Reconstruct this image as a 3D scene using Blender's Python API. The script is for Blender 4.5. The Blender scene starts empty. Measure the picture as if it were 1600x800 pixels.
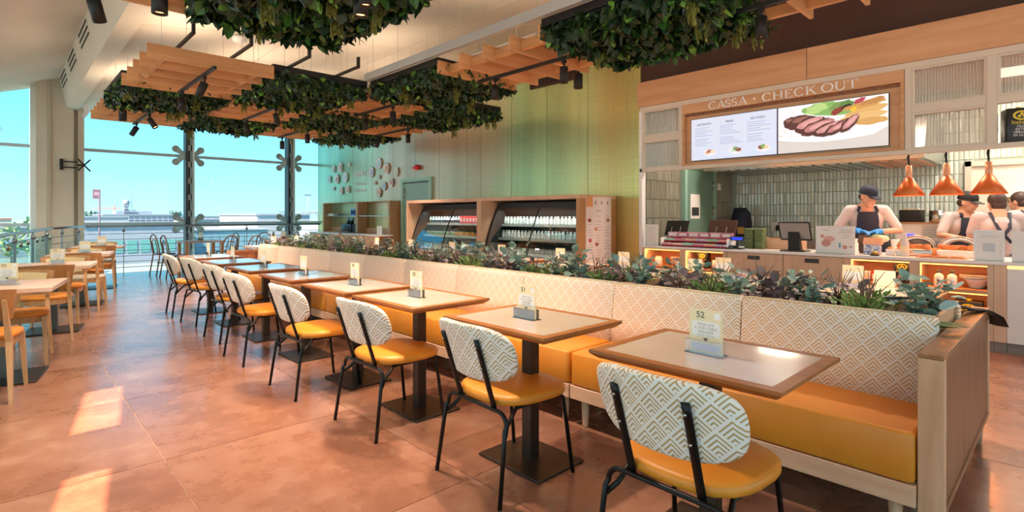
import bpy, math, random
import numpy as np
from mathutils import Vector, Matrix
R = math.radians
random.seed(7)
scene = bpy.context.scene
COL = scene.collection

# ---------------------------------------------------------------- camera
cam_d = bpy.data.cameras.new('camera')
cam_d.sensor_fit = 'HORIZONTAL'; cam_d.sensor_width = 36.0
cam_d.lens = 18.81; cam_d.shift_y = -0.0394
cam_d.clip_start = 0.05; cam_d.clip_end = 3000
cam = bpy.data.objects.new('camera', cam_d); COL.objects.link(cam)
cam.location = (0, 0, 1.30)
cam.rotation_euler = (R(90), 0, R(-43.63))
scene.camera = cam

# ---------------------------------------------------------------- view
vs = scene.view_settings
vs.view_transform = 'Standard'; vs.look = 'None'; vs.gamma = 1.0
vs.use_curve_mapping = False
vs.exposure = 0.82

def lin(h):
    if isinstance(h, str):
        h = h.lstrip('#'); v = [int(h[i:i+2], 16)/255 for i in (0, 2, 4)]
        return tuple((c/12.92 if c <= .04045 else ((c+.055)/1.055)**2.4) for c in v)
    return tuple(h)

# ---------------------------------------------------------------- world: pale cyan summer sky
w = bpy.data.worlds.new('sky'); scene.world = w; w.use_nodes = True
nt = w.node_tree; nt.nodes.clear()
out = nt.nodes.new('ShaderNodeOutputWorld'); bg = nt.nodes.new('ShaderNodeBackground')
tc = nt.nodes.new('ShaderNodeTexCoord'); sx = nt.nodes.new('ShaderNodeSeparateXYZ')
rp = nt.nodes.new('ShaderNodeValToRGB')
nt.links.new(tc.outputs['Generated'], sx.inputs[0]); nt.links.new(sx.outputs['Z'], rp.inputs[0])
e = rp.color_ramp.elements
e[0].position = 0.0; e[0].color = (*lin('#aeedfa'), 1)
e[1].position = 1.0; e[1].color = (*lin('#3fa4ec'), 1)
for pos, c in ((.06, '#98e8fd'), (.16, '#7adcff'), (.32, '#5ac8fb')):
    k = e.new(pos); k.color = (*lin(c), 1)
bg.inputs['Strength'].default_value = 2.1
nt.links.new(rp.outputs[0], bg.inputs[0]); nt.links.new(bg.outputs[0], out.inputs[0])

# ---------------------------------------------------------------- sun
sd = bpy.data.lights.new('sun', 'SUN'); sd.energy = 19.0; sd.angle = R(.35); sd.color = lin('#ffe9cf')
sun = bpy.data.objects.new('sun', sd); COL.objects.link(sun)
SUNV = Vector((-.62, -.25, .66)).normalized()
sun.rotation_euler = SUNV.to_track_quat('Z', 'Y').to_euler()
sun.location = (-8, 8, 14)

# ---------------------------------------------------------------- helpers
def tag(o, label=None, cat=None, group=None, kind=None):
    if label: o['label'] = label
    if cat: o['category'] = cat
    if group: o['group'] = group
    if kind: o['kind'] = kind
    return o

def thing(name, label, cat, loc=(0, 0, 0), rz=0, group=None):
    o = bpy.data.objects.new(name, None); COL.objects.link(o)
    o.empty_display_size = .1
    o.location = loc; o.rotation_euler = (0, 0, rz)
    return tag(o, label, cat, group)

KIDS = {}
def copy_tree(o, parent=None, **k):
    c = o.copy(); COL.objects.link(c); c.parent = parent
    if k.get('loc') is not None: c.location = k['loc']
    if k.get('rz') is not None: c.rotation_euler = (0, 0, k['rz'])
    if k.get('label'): c['label'] = k['label']
    if k.get('group'): c['group'] = k['group']
    if parent is not None: KIDS.setdefault(parent.as_pointer(), []).append(c)
    for ch in list(KIDS.get(o.as_pointer(), [])): copy_tree(ch, c)
    return c

class MB:
    def __init__(s): s.v = []; s.f = []; s.sm = []
    def add(s, vs, fs, smooth=False):
        b = len(s.v); s.v += [tuple(p) for p in vs]
        s.f += [tuple(b+i for i in f) for f in fs]; s.sm += [smooth]*len(fs); return s
    def box(s, x0, x1, y0, y1, z0, z1):
        v = [(x, y, z) for z in (z0, z1) for y in (y0, y1) for x in (x0, x1)]
        return s.add(v, [(0, 2, 3, 1), (4, 5, 7, 6), (0, 1, 5, 4), (2, 6, 7, 3), (0, 4, 6, 2), (1, 3, 7, 5)])
    def obox(s, c, size, m=None):
        a, b, d = (q/2 for q in size)
        v = [Vector((x, y, z)) for z in (-d, d) for y in (-b, b) for x in (-a, a)]
        if m is not None: v = [m @ p for p in v]
        c = Vector(c); v = [p+c for p in v]
        return s.add(v, [(0, 2, 3, 1), (4, 5, 7, 6), (0, 1, 5, 4), (2, 6, 7, 3), (0, 4, 6, 2), (1, 3, 7, 5)])
    def rbox(s, x0, x1, y0, y1, z0, z1, r=.01, n=3):
        # box with rounded vertical edges and softened top/bottom rims
        cx, cy = (x0+x1)/2, (y0+y1)/2
        def ring(inset, z):
            pts = []; rr = max(r-inset*.3, .001)
            for qx, qy, a0 in ((1, 1, 0), (-1, 1, 90), (-1, -1, 180), (1, -1, 270)):
                ox = (x1-x0)/2-inset-rr; oy = (y1-y0)/2-inset-rr
                for k in range(n+1):
                    a = R(a0+90*k/n); pts.append((cx+qx*ox+rr*math.cos(a), cy+qy*oy+rr*math.sin(a), z))
            return pts
        e = min(r, (z1-z0)/2.2)*.6
        rings = [ring(e, z0), ring(e*.3, z0+e*.3), ring(0, z0+e), ring(0, z1-e), ring(e*.3, z1-e*.3), ring(e, z1)]
        return s.loft(rings, True, True, True)
    def loft(s, rings, closed=True, cap0=False, cap1=False, smooth=True):
        n = len(rings[0]); v = [p for r_ in rings for p in r_]; f = []
        for i in range(len(rings)-1):
            for j in range(n if closed else n-1):
                k = (j+1) % n
                f.append((i*n+j, i*n+k, (i+1)*n+k, (i+1)*n+j))
        s.add(v, f, smooth)
        b = len(s.v)-len(v)
        if cap0: s.f.append(tuple(b+i for i in reversed(range(n)))); s.sm.append(False)
        if cap1: s.f.append(tuple(b+(len(rings)-1)*n+i for i in range(n))); s.sm.append(False)
        return s
    def tube(s, pts, r, n=8, closed=False, flat=None, caps=True):
        pts = [Vector(p) for p in pts]; N = len(pts)
        rs = r if isinstance(r, (list, tuple)) else [r]*N
        tang = []
        for i in range(N):
            if closed: t = pts[(i+1) % N]-pts[i-1]
            else: t = pts[min(i+1, N-1)]-pts[max(i-1, 0)]
            tang.append(t.normalized() if t.length > 1e-9 else Vector((0, 0, 1)))
        up = Vector((0, 0, 1)) if abs(tang[0].z) < .9 else Vector((1, 0, 0))
        a = tang[0].cross(up).normalized(); rings = []
        for i in range(N):
            if i: a = (a - tang[i]*a.dot(tang[i])).normalized()
            b = tang[i].cross(a)
            fx, fy = (1, 1) if flat is None else flat
            rings.append([pts[i]+a*(rs[i]*fx*math.cos(2*math.pi*k/n))+b*(rs[i]*fy*math.sin(2*math.pi*k/n)) for k in range(n)])
        if closed: rings.append(rings[0]); caps = False
        return s.loft(rings, True, caps, caps)
    def cyl(s, c, r, z0, z1, n=16, r1=None, smooth=True):
        r1 = r if r1 is None else r1
        A = [(c[0]+r*math.cos(2*math.pi*k/n), c[1]+r*math.sin(2*math.pi*k/n), z0) for k in range(n)]
        B = [(c[0]+r1*math.cos(2*math.pi*k/n), c[1]+r1*math.sin(2*math.pi*k/n), z1) for k in range(n)]
        return s.loft([A, B], True, True, True, smooth)
    def lathe(s, prof, c=(0, 0, 0), n=20, cap0=True, cap1=True):
        rings = [[(c[0]+r*math.cos(2*math.pi*k/n), c[1]+r*math.sin(2*math.pi*k/n), c[2]+z) for k in range(n)] for r, z in prof]
        return s.loft(rings, True, cap0, cap1)
    def ball(s, c, r, n=12, m=8):
        rx, ry, rz = r if isinstance(r, (tuple, list)) else (r, r, r)
        rings = []
        for i in range(m+1):
            a = -math.pi/2+math.pi*i/m; q = max(math.cos(a), 1e-3)
            rings.append([(c[0]+rx*q*math.cos(2*math.pi*k/n), c[1]+ry*q*math.sin(2*math.pi*k/n), c[2]+rz*math.sin(a)) for k in range(n)])
        return s.loft(rings, True, True, True)
    def poly(s, pts, smooth=False):
        return s.add(pts, [tuple(range(len(pts)))], smooth)
    def prism(s, pts, d):
        # extrude polygon pts (3d, planar) by vector d
        n = len(pts); d = Vector(d); P = [Vector(p) for p in pts]
        s.add(P+[p+d for p in P], [tuple(reversed(range(n))), tuple(range(n, 2*n))]+[(i, (i+1) % n, n+(i+1) % n, n+i) for i in range(n)])
        return s
    def xf(s, m, start=0):
        for i in range(start, len(s.v)): s.v[i] = tuple(m @ Vector(s.v[i]))
        return s
    def mesh(s, name, mat):
        me = bpy.data.meshes.new(name); me.from_pydata(s.v, [], s.f); me.materials.append(mat)
        me.polygons.foreach_set('use_smooth', s.sm); me.update(); return me
    def build(s, name, mat, parent=None, bevel=0, seg=2, loc=None, fix=True):
        me = s.mesh(name, mat)
        return mesh_obj(name, me, parent, bevel, seg, loc)

def mesh_obj(name, me, parent=None, bevel=0, seg=2, loc=None):
    o = bpy.data.objects.new(name, me); COL.objects.link(o)
    if parent is not None:
        o.parent = parent; KIDS.setdefault(parent.as_pointer(), []).append(o)
    if loc is not None: o.location = loc
    if bevel:
        b = o.modifiers.new('bevel', 'BEVEL'); b.width = bevel; b.segments = seg; b.limit_method = 'ANGLE'; b.angle_limit = R(40)
    return o

def struct(name, mb, mat, **k):
    o = mb.build(name, mat, **k); o['kind'] = 'structure'; return o

def single(name, mb, mat, label, cat, group=None, **k):
    return tag(mb.build(name, mat, **k), label, cat, group)

# ---------------------------------------------------------------- materials
def newmat(name):
    m = bpy.data.materials.new(name); m.use_nodes = True
    t = m.node_tree; b = t.nodes['Principled BSDF']; return m, t, b

def N(t, typ, **k):
    n = t.nodes.new(typ)
    for a, v in k.items():
        if a == 'op': n.operation = v
        else: setattr(n, a, v)
    return n

def mth(t, op, a, b=None, c=None):
    n = t.nodes.new('ShaderNodeMath'); n.operation = op
    for i, q in enumerate((a, b, c)):
        if q is None: continue
        if isinstance(q, (int, float)): n.inputs[i].default_value = q
        else: t.links.new(q, n.inputs[i])
    return n.outputs[0]

def mixc(t, f, a, b):
    n = t.nodes.new('ShaderNodeMix'); n.data_type = 'RGBA'
    if isinstance(f, (int, float)): n.inputs[0].default_value = f
    else: t.links.new(f, n.inputs[0])
    for i, q in ((6, a), (7, b)):
        if isinstance(q, tuple): n.inputs[i].default_value = (*q, 1)
        else: t.links.new(q, n.inputs[i])
    return n.outputs[2]

def mat(name, c, rough=.5, metal=0, c2=None, scale=6, stretch=(1, 1, 1), bump=0, rand=0, coat=0, spec=.5, island=False, detail=3, lo=.35, hi=.65, sheen=0):
    m, t, b = newmat(name)
    b.inputs['Roughness'].default_value = rough; b.inputs['Metallic'].default_value = metal
    b.inputs['Coat Weight'].default_value = coat; b.inputs['Specular IOR Level'].default_value = spec
    if sheen: b.inputs['Sheen Weight'].default_value = sheen
    col = lin(c); src = None
    if c2 is not None or bump:
        tc = N(t, 'ShaderNodeTexCoord'); mp = N(t, 'ShaderNodeMapping'); mp.inputs['Scale'].default_value = stretch
        t.links.new(tc.outputs['Object'], mp.inputs[0])
        nz = N(t, 'ShaderNodeTexNoise'); nz.inputs['Scale'].default_value = scale; nz.inputs['Detail'].default_value = detail
        oi = N(t, 'ShaderNodeObjectInfo')
        va = N(t, 'ShaderNodeVectorMath'); va.operation = 'SCALE'; va.inputs[0].default_value = (7.3, 3.1, 5.7)
        t.links.new(oi.outputs['Random'], va.inputs['Scale'])
        ad = N(t, 'ShaderNodeVectorMath'); ad.operation = 'ADD'
        t.links.new(mp.outputs[0], ad.inputs[0]); t.links.new(va.outputs[0], ad.inputs[1]); t.links.new(ad.outputs[0], nz.inputs['Vector'])
        if c2 is not None:
            mr = N(t, 'ShaderNodeMapRange'); mr.inputs[1].default_value = lo; mr.inputs[2].default_value = hi
            t.links.new(nz.outputs[0], mr.inputs[0])
            src = mixc(t, mr.outputs[0], col, lin(c2))
        if bump:
            bp = N(t, 'ShaderNodeBump'); bp.inputs['Strength'].default_value = bump; bp.inputs['Distance'].default_value = .01
            t.links.new(nz.outputs[0], bp.inputs['Height']); t.links.new(bp.outputs[0], b.inputs['Normal'])
    if rand:
        if island: rn = N(t, 'ShaderNodeNewGeometry').outputs['Random Per Island']
        else: rn = N(t, 'ShaderNodeObjectInfo').outputs['Random']
        hs = N(t, 'ShaderNodeHueSaturation')
        t.links.new(mth(t, 'MULTIPLY_ADD', rn, 2*rand, 1-rand), hs.inputs['Value'])
        if src is None: hs.inputs['Color'].default_value = (*col, 1)
        else: t.links.new(src, hs.inputs['Color'])
        src = hs.outputs[0]
    if src is None: b.inputs['Base Color'].default_value = (*col, 1)
    else: t.links.new(src, b.inputs['Base Color'])
    return m

def emat(name, c, s):
    m, t, b = newmat(name)
    b.inputs['Base Color'].default_value = (*lin(c), 1); b.inputs['Emission Color'].default_value = (*lin(c), 1)
    b.inputs['Emission Strength'].default_value = s; return m

def glassmat(name, tint='#ffffff', refl=.12, rough=0.0, fres=.8):
    m, t, b = newmat(name); t.nodes.remove(b)
    o = [n for n in t.nodes if n.type == 'OUTPUT_MATERIAL'][0]
    tr = N(t, 'ShaderNodeBsdfTransparent'); tr.inputs[0].default_value = (*lin(tint), 1)
    gl = N(t, 'ShaderNodeBsdfGlossy'); gl.inputs['Roughness'].default_value = rough
    lw = N(t, 'ShaderNodeLayerWeight'); lw.inputs[0].default_value = .35
    mx = N(t, 'ShaderNodeMixShader')
    t.links.new(mth(t, 'MULTIPLY_ADD', lw.outputs['Fresnel'], fres, refl), mx.inputs[0])
    t.links.new(tr.outputs[0], mx.inputs[1]); t.links.new(gl.outputs[0], mx.inputs[2]); t.links.new(mx.outputs[0], o.inputs[0])
    return m

def wood(name, a, b, axis='x', rough=.45, scale=3.2, bump=.05, rand=.06):
    st = {'x': (1, 9, 9), 'y': (9, 1, 9), 'z': (9, 9, 1)}[axis]
    return mat(name, a, rough, c2=b, scale=scale, stretch=st, bump=bump, rand=rand, detail=5, lo=.3, hi=.7)

def leafmat(name, cols, rough=.45, island=True):
    m, t, b = newmat(name); b.inputs['Roughness'].default_value = rough
    rn = N(t, 'ShaderNodeNewGeometry').outputs['Random Per Island'] if island else N(t, 'ShaderNodeObjectInfo').outputs['Random']
    r_ = N(t, 'ShaderNodeValToRGB'); r_.color_ramp.interpolation = 'CONSTANT'
    el = r_.color_ramp.elements
    for i, c in enumerate(cols):
        k = el[i] if i < 2 else el.new(0)
        k.position = i/len(cols); k.color = (*lin(c), 1)
    t.links.new(rn, r_.inputs[0]); t.links.new(r_.outputs[0], b.inputs['Base Color'])
    b.inputs['Transmission Weight'].default_value = 0
    b.inputs['Subsurface Weight'].default_value = 0
    return m

def pattern(name, axes, ground, line, size=.115, bands=4, shift=0):
    """diamond lattice filled with nested chevrons, woven gold on white"""
    m, t, b = newmat(name); b.inputs['Roughness'].default_value = .75; b.inputs['Sheen Weight'].default_value = .1
    tc = N(t, 'ShaderNodeTexCoord'); s = N(t, 'ShaderNodeSeparateXYZ'); t.links.new(tc.outputs['Object'], s.inputs[0])
    u, v = s.outputs[axes[0]], s.outputs[axes[1]]
    us, vs_ = mth(t, 'DIVIDE', u, size), mth(t, 'DIVIDE', v, size*1.04)
    p = mth(t, 'FRACT', mth(t, 'ADD', mth(t, 'ADD', us, vs_), 50+shift)); q = mth(t, 'FRACT', mth(t, 'ADD', mth(t, 'SUBTRACT', vs_, us), 50))
    mxv = mth(t, 'MAXIMUM', p, q)
    st = mth(t, 'FRACT', mth(t, 'MULTIPLY', mxv, bands+.1))
    on = mth(t, 'MULTIPLY', mth(t, 'GREATER_THAN', st, .34), mth(t, 'LESS_THAN', st, .74))
    bord = mth(t, 'MULTIPLY', mth(t, 'GREATER_THAN', mth(t, 'MINIMUM', p, q), .08), mth(t, 'LESS_THAN', mxv, .97))
    f = mth(t, 'MULTIPLY', on, bord)
    t.links.new(mixc(t, f, lin(ground), lin(line)), b.inputs['Base Color'])
    bp = N(t, 'ShaderNodeBump'); bp.inputs['Strength'].default_value = .25; bp.inputs['Distance'].default_value = .002
    t.links.new(f, bp.inputs['Height']); t.links.new(bp.outputs[0], b.inputs['Normal'])
    return m

MT = {}
MT['oak_x'] = wood('oak_x', '#cf9c6c', '#b98354', 'x'); MT['oak_y'] = wood('oak_y', '#d3a273', '#bd885a', 'y'); MT['oak_z'] = wood('oak_z', '#d8ad84', '#c4966c', 'z')
MT['slat'] = wood('slat', '#d9a876', '#ca9562', 'x', rough=.5, scale=2.2)
MT['slat_y'] = wood('slat_y', '#d8a36d', '#c8915b', 'y', rough=.5, scale=2.2)
MT['fascia'] = wood('fascia', '#dcae84', '#cc996e', 'y', rough=.5, scale=1.3)
MT['pale_z'] = wood('pale_z', '#dcae88', '#cd9a74', 'z', rough=.5); MT['pale_y'] = wood('pale_y', '#e0b492', '#d2a07c', 'y', rough=.5)
MT['dark_oak_z'] = wood('dark_oak_z', '#9c6844', '#7f5030', 'z', rough=.42); MT['top_oak'] = wood('top_oak', '#b5743f', '#9c5e30', 'y', rough=.35)
MT['chair_oak'] = wood('chair_oak', '#d0a473', '#bd8f5e', 'z', rough=.4); MT['ply'] = wood('ply', '#c08c58', '#ac7846', 'z', rough=.4)
MT['table_pale'] = wood('table_pale', '#e3c4ae', '#d8b498', 'y', rough=.4)
MT['stone_top'] = mat('stone_top', '#d8c2ae', .2, c2='#d0b8a2', scale=3, coat=.45)
MT['yellow'] = mat('yellow', '#e5922a', .42, c2='#dd8722', scale=4, bump=.06)
MT['orange_seat'] = mat('orange_seat', '#e8953a', .5, c2='#df8a30', scale=4)
MT['cream_seat'] = mat('cream_seat', '#e8d5ba', .6)
MT['black_metal'] = mat('black_metal', '#1b1917', .32, metal=.5)
MT['matte_black'] = mat('matte_black', '#191817', .55)
MT['bronze'] = mat('bronze', '#4a3b30', .38, metal=.6, c2='#3f332a', scale=3)
MT['steel'] = mat('steel', '#b9b7b2', .25, metal=1.0)
MT['rail_steel'] = mat('rail_steel', '#8b8d8e', .3, metal=.9)
MT['grey_paint'] = mat('grey_paint', '#b4bcbd', .45)
MT['clamp'] = mat('clamp', '#a3a8a2', .5)
MT['mullion'] = mat('mullion', '#d3dad8', .45)
MT['dark_grey'] = mat('dark_grey', '#3b3c3e', .5)
MT['cream'] = mat('cream', '#dcd3c1', .6, c2='#d6ccb9', scale=1.2)
MT['cream2'] = mat('cream2', '#c3bba8', .6)
MT['ceiling'] = mat('ceiling', '#dbd0c0', .7, c2='#d3c7b6', scale=1.0)
MT['white'] = mat('white', '#efebe5', .45); MT['white_g'] = mat('white_g', '#f1efec', .25)
MT['frame_white'] = mat('frame_white', '#d9cdbb', .5)
MT['brown'] = mat('brown', '#4a2d24', .6, c2='#452920', scale=2)
MT['sage'] = mat('sage', '#8fb8a6', .5); MT['sage_dark'] = mat('sage_dark', '#6f8f7f', .5)
MT['copper'] = mat('copper', '#de7236', .36, metal=.5, c2='#cf6229', scale=8)
MT['copper_l'] = mat('copper_l', '#e3a07a', .35, metal=.6)
MT['led'] = emat('led', '#ffa24a', 3.5); MT['bulb'] = emat('bulb', '#ffb066', 4.0)
MT['glass'] = glassmat('glass', (.66, .665, .67), .01, fres=.2); MT['glass_warm_tint'] = glassmat('glass_warm_tint', (1.0, .80, .755), .01, fres=.2); MT['acrylic'] = glassmat('acrylic', '#fbfdff', .12); MT['glass_g'] = glassmat('glass_g', '#e6f6f2', .03, fres=.22)  # tints added: far panes dim the sky, unseen panes warm the daylight
MT['paper'] = mat('paper', '#f2eee8', .6); MT['card'] = mat('card', '#f0dfb8', .6); MT['ink'] = mat('ink', '#6b5f58', .7); MT['ink_l'] = mat('ink_l', '#b9aba0', .7)
MT['skin'] = mat('skin', '#dca283', .55); MT['hair'] = mat('hair', '#3d2a22', .5, c2='#4b342a', scale=40); MT['navy'] = mat('navy', '#262a3c', .75); MT['shirt'] = mat('shirt', '#c9c0bd', .8)
MT['glove'] = mat('glove', '#2e8fe0', .4); MT['jeans'] = mat('jeans', '#4a5866', .8)
MT['diamond_bench'] = pattern('diamond_bench', (1, 2), '#f5eadd', '#dcab6c', .094, 5)
MT['diamond_chair'] = pattern('diamond_chair', (1, 2), '#f3ebe0', '#bf9c66', .092, 5, shift=.3)
MT['mosaic_edge'] = mat('mosaic_edge', '#e6cfa8', .75)

def text(name, s, size, m, parent, mtx, align='CENTER', ext=.0006):
    cu = bpy.data.curves.new(name, 'FONT'); cu.body = s; cu.size = size; cu.align_x = align; cu.align_y = 'CENTER'; cu.extrude = ext
    cu.resolution_u = 2
    ob = bpy.data.objects.new(name, cu)
    me = bpy.data.meshes.new_from_object(ob); me.name = name
    me.materials.clear(); me.materials.append(m); me.transform(mtx)
    bpy.data.objects.remove(ob); bpy.data.curves.remove(cu)
    return mesh_obj(name, me, parent)

# orientation matrices for flat lettering: text x axis -> world a, text up -> world z
def face(a, origin, n=None):
    a = Vector(a).normalized(); u = Vector((0, 0, 1)); nn = a.cross(u)
    m = Matrix((a, u, nn)).transposed().to_4x4(); m.translation = origin; return m

# ================================================================ STRUCTURE
# ---- floor: slab in grout colour with large terracotta tiles laid on it
grout = mat('grout', '#d8b79c', .8)
floor = struct('floor', MB().box(-3.2, 10.6, -4.6, 15.0, -.20, -.005), grout)
def tilemat():
    m, t, b = newmat('terracotta_tile')
    tc = N(t, 'ShaderNodeTexCoord'); oi = N(t, 'ShaderNodeObjectInfo')
    va = N(t, 'ShaderNodeVectorMath'); va.operation = 'SCALE'; va.inputs[0].default_value = (31, 17, 11)
    t.links.new(oi.outputs['Random'], va.inputs['Scale'])
    ad = N(t, 'ShaderNodeVectorMath'); ad.operation = 'ADD'; t.links.new(tc.outputs['Object'], ad.inputs[0]); t.links.new(va.outputs[0], ad.inputs[1])
    n1 = N(t, 'ShaderNodeTexNoise'); n1.inputs['Scale'].default_value = 2.1; n1.inputs['Detail'].default_value = 10; n1.inputs['Roughness'].default_value = .66
    n2 = N(t, 'ShaderNodeTexNoise'); n2.inputs['Scale'].default_value = 9; n2.inputs['Detail'].default_value = 6
    t.links.new(ad.outputs[0], n1.inputs[0]); t.links.new(ad.outputs[0], n2.inputs[0])
    r_ = N(t, 'ShaderNodeValToRGB'); el = r_.color_ramp.elements
    el[0].position = .24; el[0].color = (*lin('#7a4c3a'), 1); el[1].position = .80; el[1].color = (*lin('#c29a82'), 1)
    k = el.new(.48); k.color = (*lin('#98674f'), 1); k = el.new(.6); k.color = (*lin('#a67760'), 1)
    t.links.new(mth(t, 'MULTIPLY_ADD', n2.outputs[0], .22, mth(t, 'SUBTRACT', n1.outputs[0], .11)), r_.inputs[0])
    t.links.new(r_.outputs[0], b.inputs['Base Color'])
    t.links.new(mth(t, 'MULTIPLY_ADD', n1.outputs[0], .05, .25), b.inputs['Roughness'])
    b.inputs['Specular IOR Level'].default_value = .5
    b.inputs['Coat Weight'].default_value = .35; b.inputs['Coat Roughness'].default_value = .16
    return m
MT['tile'] = tilemat()
TX = [.63+1.06*k for k in range(-3, 7)]; TY = [2.06+1.28*k for k in range(-4, 11)]
tm = MB()
a, b2 = .5275, .6375
tm.loft([[(-a, -b2, -.012), (a, -b2, -.012), (a, b2, -.012), (-a, b2, -.012)],
         [(-a, -b2, 0), (a, -b2, 0), (a, b2, 0), (-a, b2, 0)]], True, False, True, False)
tile_me = tm.mesh('floor_tile', MT['tile'])
for x in TX[:-1]:
    for y in TY[:-1]:
        mesh_obj('floor_tile', tile_me, floor, loc=(x+.53, y+.64, 0))

# ---- sloping plaster ceiling over the dining room, in separate boards
zc = lambda x: 3.70+.135*(x-1.2)
ceil = struct('ceiling', MB().prism([(1.2, -4.6, zc(1.2)+.03), (1.2, 16.0, zc(1.2)+.03), (7.3, 16.0, zc(7.3)+.03), (7.3, -4.6, zc(7.3)+.03)], (0, 0, .2)), MT['cream2'])
cx = [1.2, 3.15, 5.1, 7.05]; cy = [-4.5, -2.0, .05, 2.1, 4.1, 6.1, 8.1, 10.1, 12.1, 14.1, 15.95]
for i in range(3):
    for j in range(len(cy)-1):
        x0, x1, y0, y1 = cx[i]+.004, cx[i+1]-.004, cy[j]+.004, cy[j+1]-.004
        MB().prism([(x0, y0, zc(x0)), (x0, y1, zc(x0)), (x1, y1, zc(x1)), (x1, y0, zc(x1))], (0, 0, .028)).build('ceiling_board', MT['ceiling'], ceil)
# left ceiling slope above the facade
zl = lambda x: 4.26+.33*(x-.86)
fx = lambda y: -1.45+.153*(y-8.4)
struct('ceiling_slope', MB().prism([(fx(-4.6)-.1, -4.6, zl(fx(-4.6)-.1)), (fx(16)-.1, 16, zl(fx(16)-.1)), (.93, 16, zl(.93)), (.93, -4.6, zl(.93))], (0, 0, .12)), MT['ceiling'])
# boxed beam with slanted face, carrying the air vents
beam = struct('trim_beam', MB().prism([(.88, -4.6, 4.34), (1.02, -4.6, 3.66), (1.24, -4.6, 3.66), (1.24, -4.6, 4.34)], (0, 20.5, 0)), MT['cream'])
for y0 in (10.1, 12.0, 13.8):
    L = ['upper', 'middle', 'lower']
    i = (10.1, 12.0, 13.8).index(y0)
    v = thing('air_vent', ['black slotted air vent, farthest of three from the cream column', 'black slotted air vent, middle one of three on the cream beam', 'black slotted air vent, closest of three to the cream column'][i], 'vent', (.925, y0, 4.12), 0, 'air vents on the beam')
    tl = math.atan2(.14, .68)
    rm = Matrix.Rotation(-tl, 3, 'Y')
    for k in range(3):
        MB().obox(rm @ Vector((-.004, .55, .09-.09*k)), (.012, 1.05, .034), rm).build('slot', MT['matte_black'], v)
    MB().obox(rm @ Vector((-.001, .55, 0)), (.006, 1.14, .30), rm).build('plate', MT['cream'], v)

# ---- glazed far wall: column, mullions, transoms, panes
WY = 15.8
col = struct('column', MB().box(.52, 1.15, 15.25, 15.85, -.2, 4.5), MT['cream'])
MB().box(.44, .52, 15.45, 15.85, -.2, 4.5).build('column_flange', MT['white'], col)
MB().box(.70, .76, 15.20, 15.26, -.2, 4.5).build('column_rib', MT['cream2'], col)
MB().box(1.15, 1.23, 15.5, 15.85, -.2, 4.5).build('column_groove', MT['cream2'], col)
MB().box(1.23, 1.345, 15.4, 15.85, -.2, 4.5).build('column_flange', MT['cream'], col)
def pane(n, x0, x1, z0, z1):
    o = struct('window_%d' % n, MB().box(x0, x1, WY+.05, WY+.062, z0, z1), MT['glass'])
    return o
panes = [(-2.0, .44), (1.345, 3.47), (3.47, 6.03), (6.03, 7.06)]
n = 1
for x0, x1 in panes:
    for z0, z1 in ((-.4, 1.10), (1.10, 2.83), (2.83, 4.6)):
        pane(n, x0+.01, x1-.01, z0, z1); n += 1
tr = 1
for x0, x1 in panes:
    for z in (1.10, 2.83):
        struct('trim_%d' % tr, MB().box(x0, x1, WY-.01, WY+.045, z-.035, z+.035), MT['grey_paint']); tr += 1
def mullion(x, nm):
    m = thing(nm, 'slotted steel mullion with spider clamps, %s' % ('near the cream column' if x < 5 else 'near the green wall'), 'mullion', (x, WY, 0), 0, 'window mullions')
    m['kind'] = 'structure'
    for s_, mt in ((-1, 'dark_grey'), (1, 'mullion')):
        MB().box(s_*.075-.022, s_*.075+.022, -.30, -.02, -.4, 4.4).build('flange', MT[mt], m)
    web = MB()
    z = -.4
    while z < 4.3:
        web.box(-.053, .053, -.2, -.185, z, z+.14); z += .42
    for xx in (-.053, .028): web.box(xx, xx+.025, -.2, -.185, -.4, 4.4)
    web.build('slotted_web', MT['mullion'], m)
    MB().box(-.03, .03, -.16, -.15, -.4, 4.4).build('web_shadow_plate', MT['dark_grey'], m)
    for z in (1.10, 2.83):
        for s_ in (-1, 1):
            for q in (-1, 1):
                sp = MB().tube([(s_*.10, -.18, z), (s_*.17, -.16, z+q*.07), (s_*.26, -.10, z+q*.15)], [.07, .055, .075], 8, flat=(.25, 1))
                sp.lathe([(.0, -.012), (.085, -.012), (.085, .012), (.0, .012)], (0, 0, 0), 14)
                k = len(sp.v)-14*4
                sp.xf(Matrix.Translation((s_*.28, -.10, z+q*.165)) @ Matrix.Rotation(R(90), 4, 'X'), k)
                sp.sm = [False]*len(sp.sm); sp.build('spider_arm', MT['clamp'], m)
mullion(3.47, 'window_mullion'); mullion(6.03, 'window_mullion')

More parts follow.
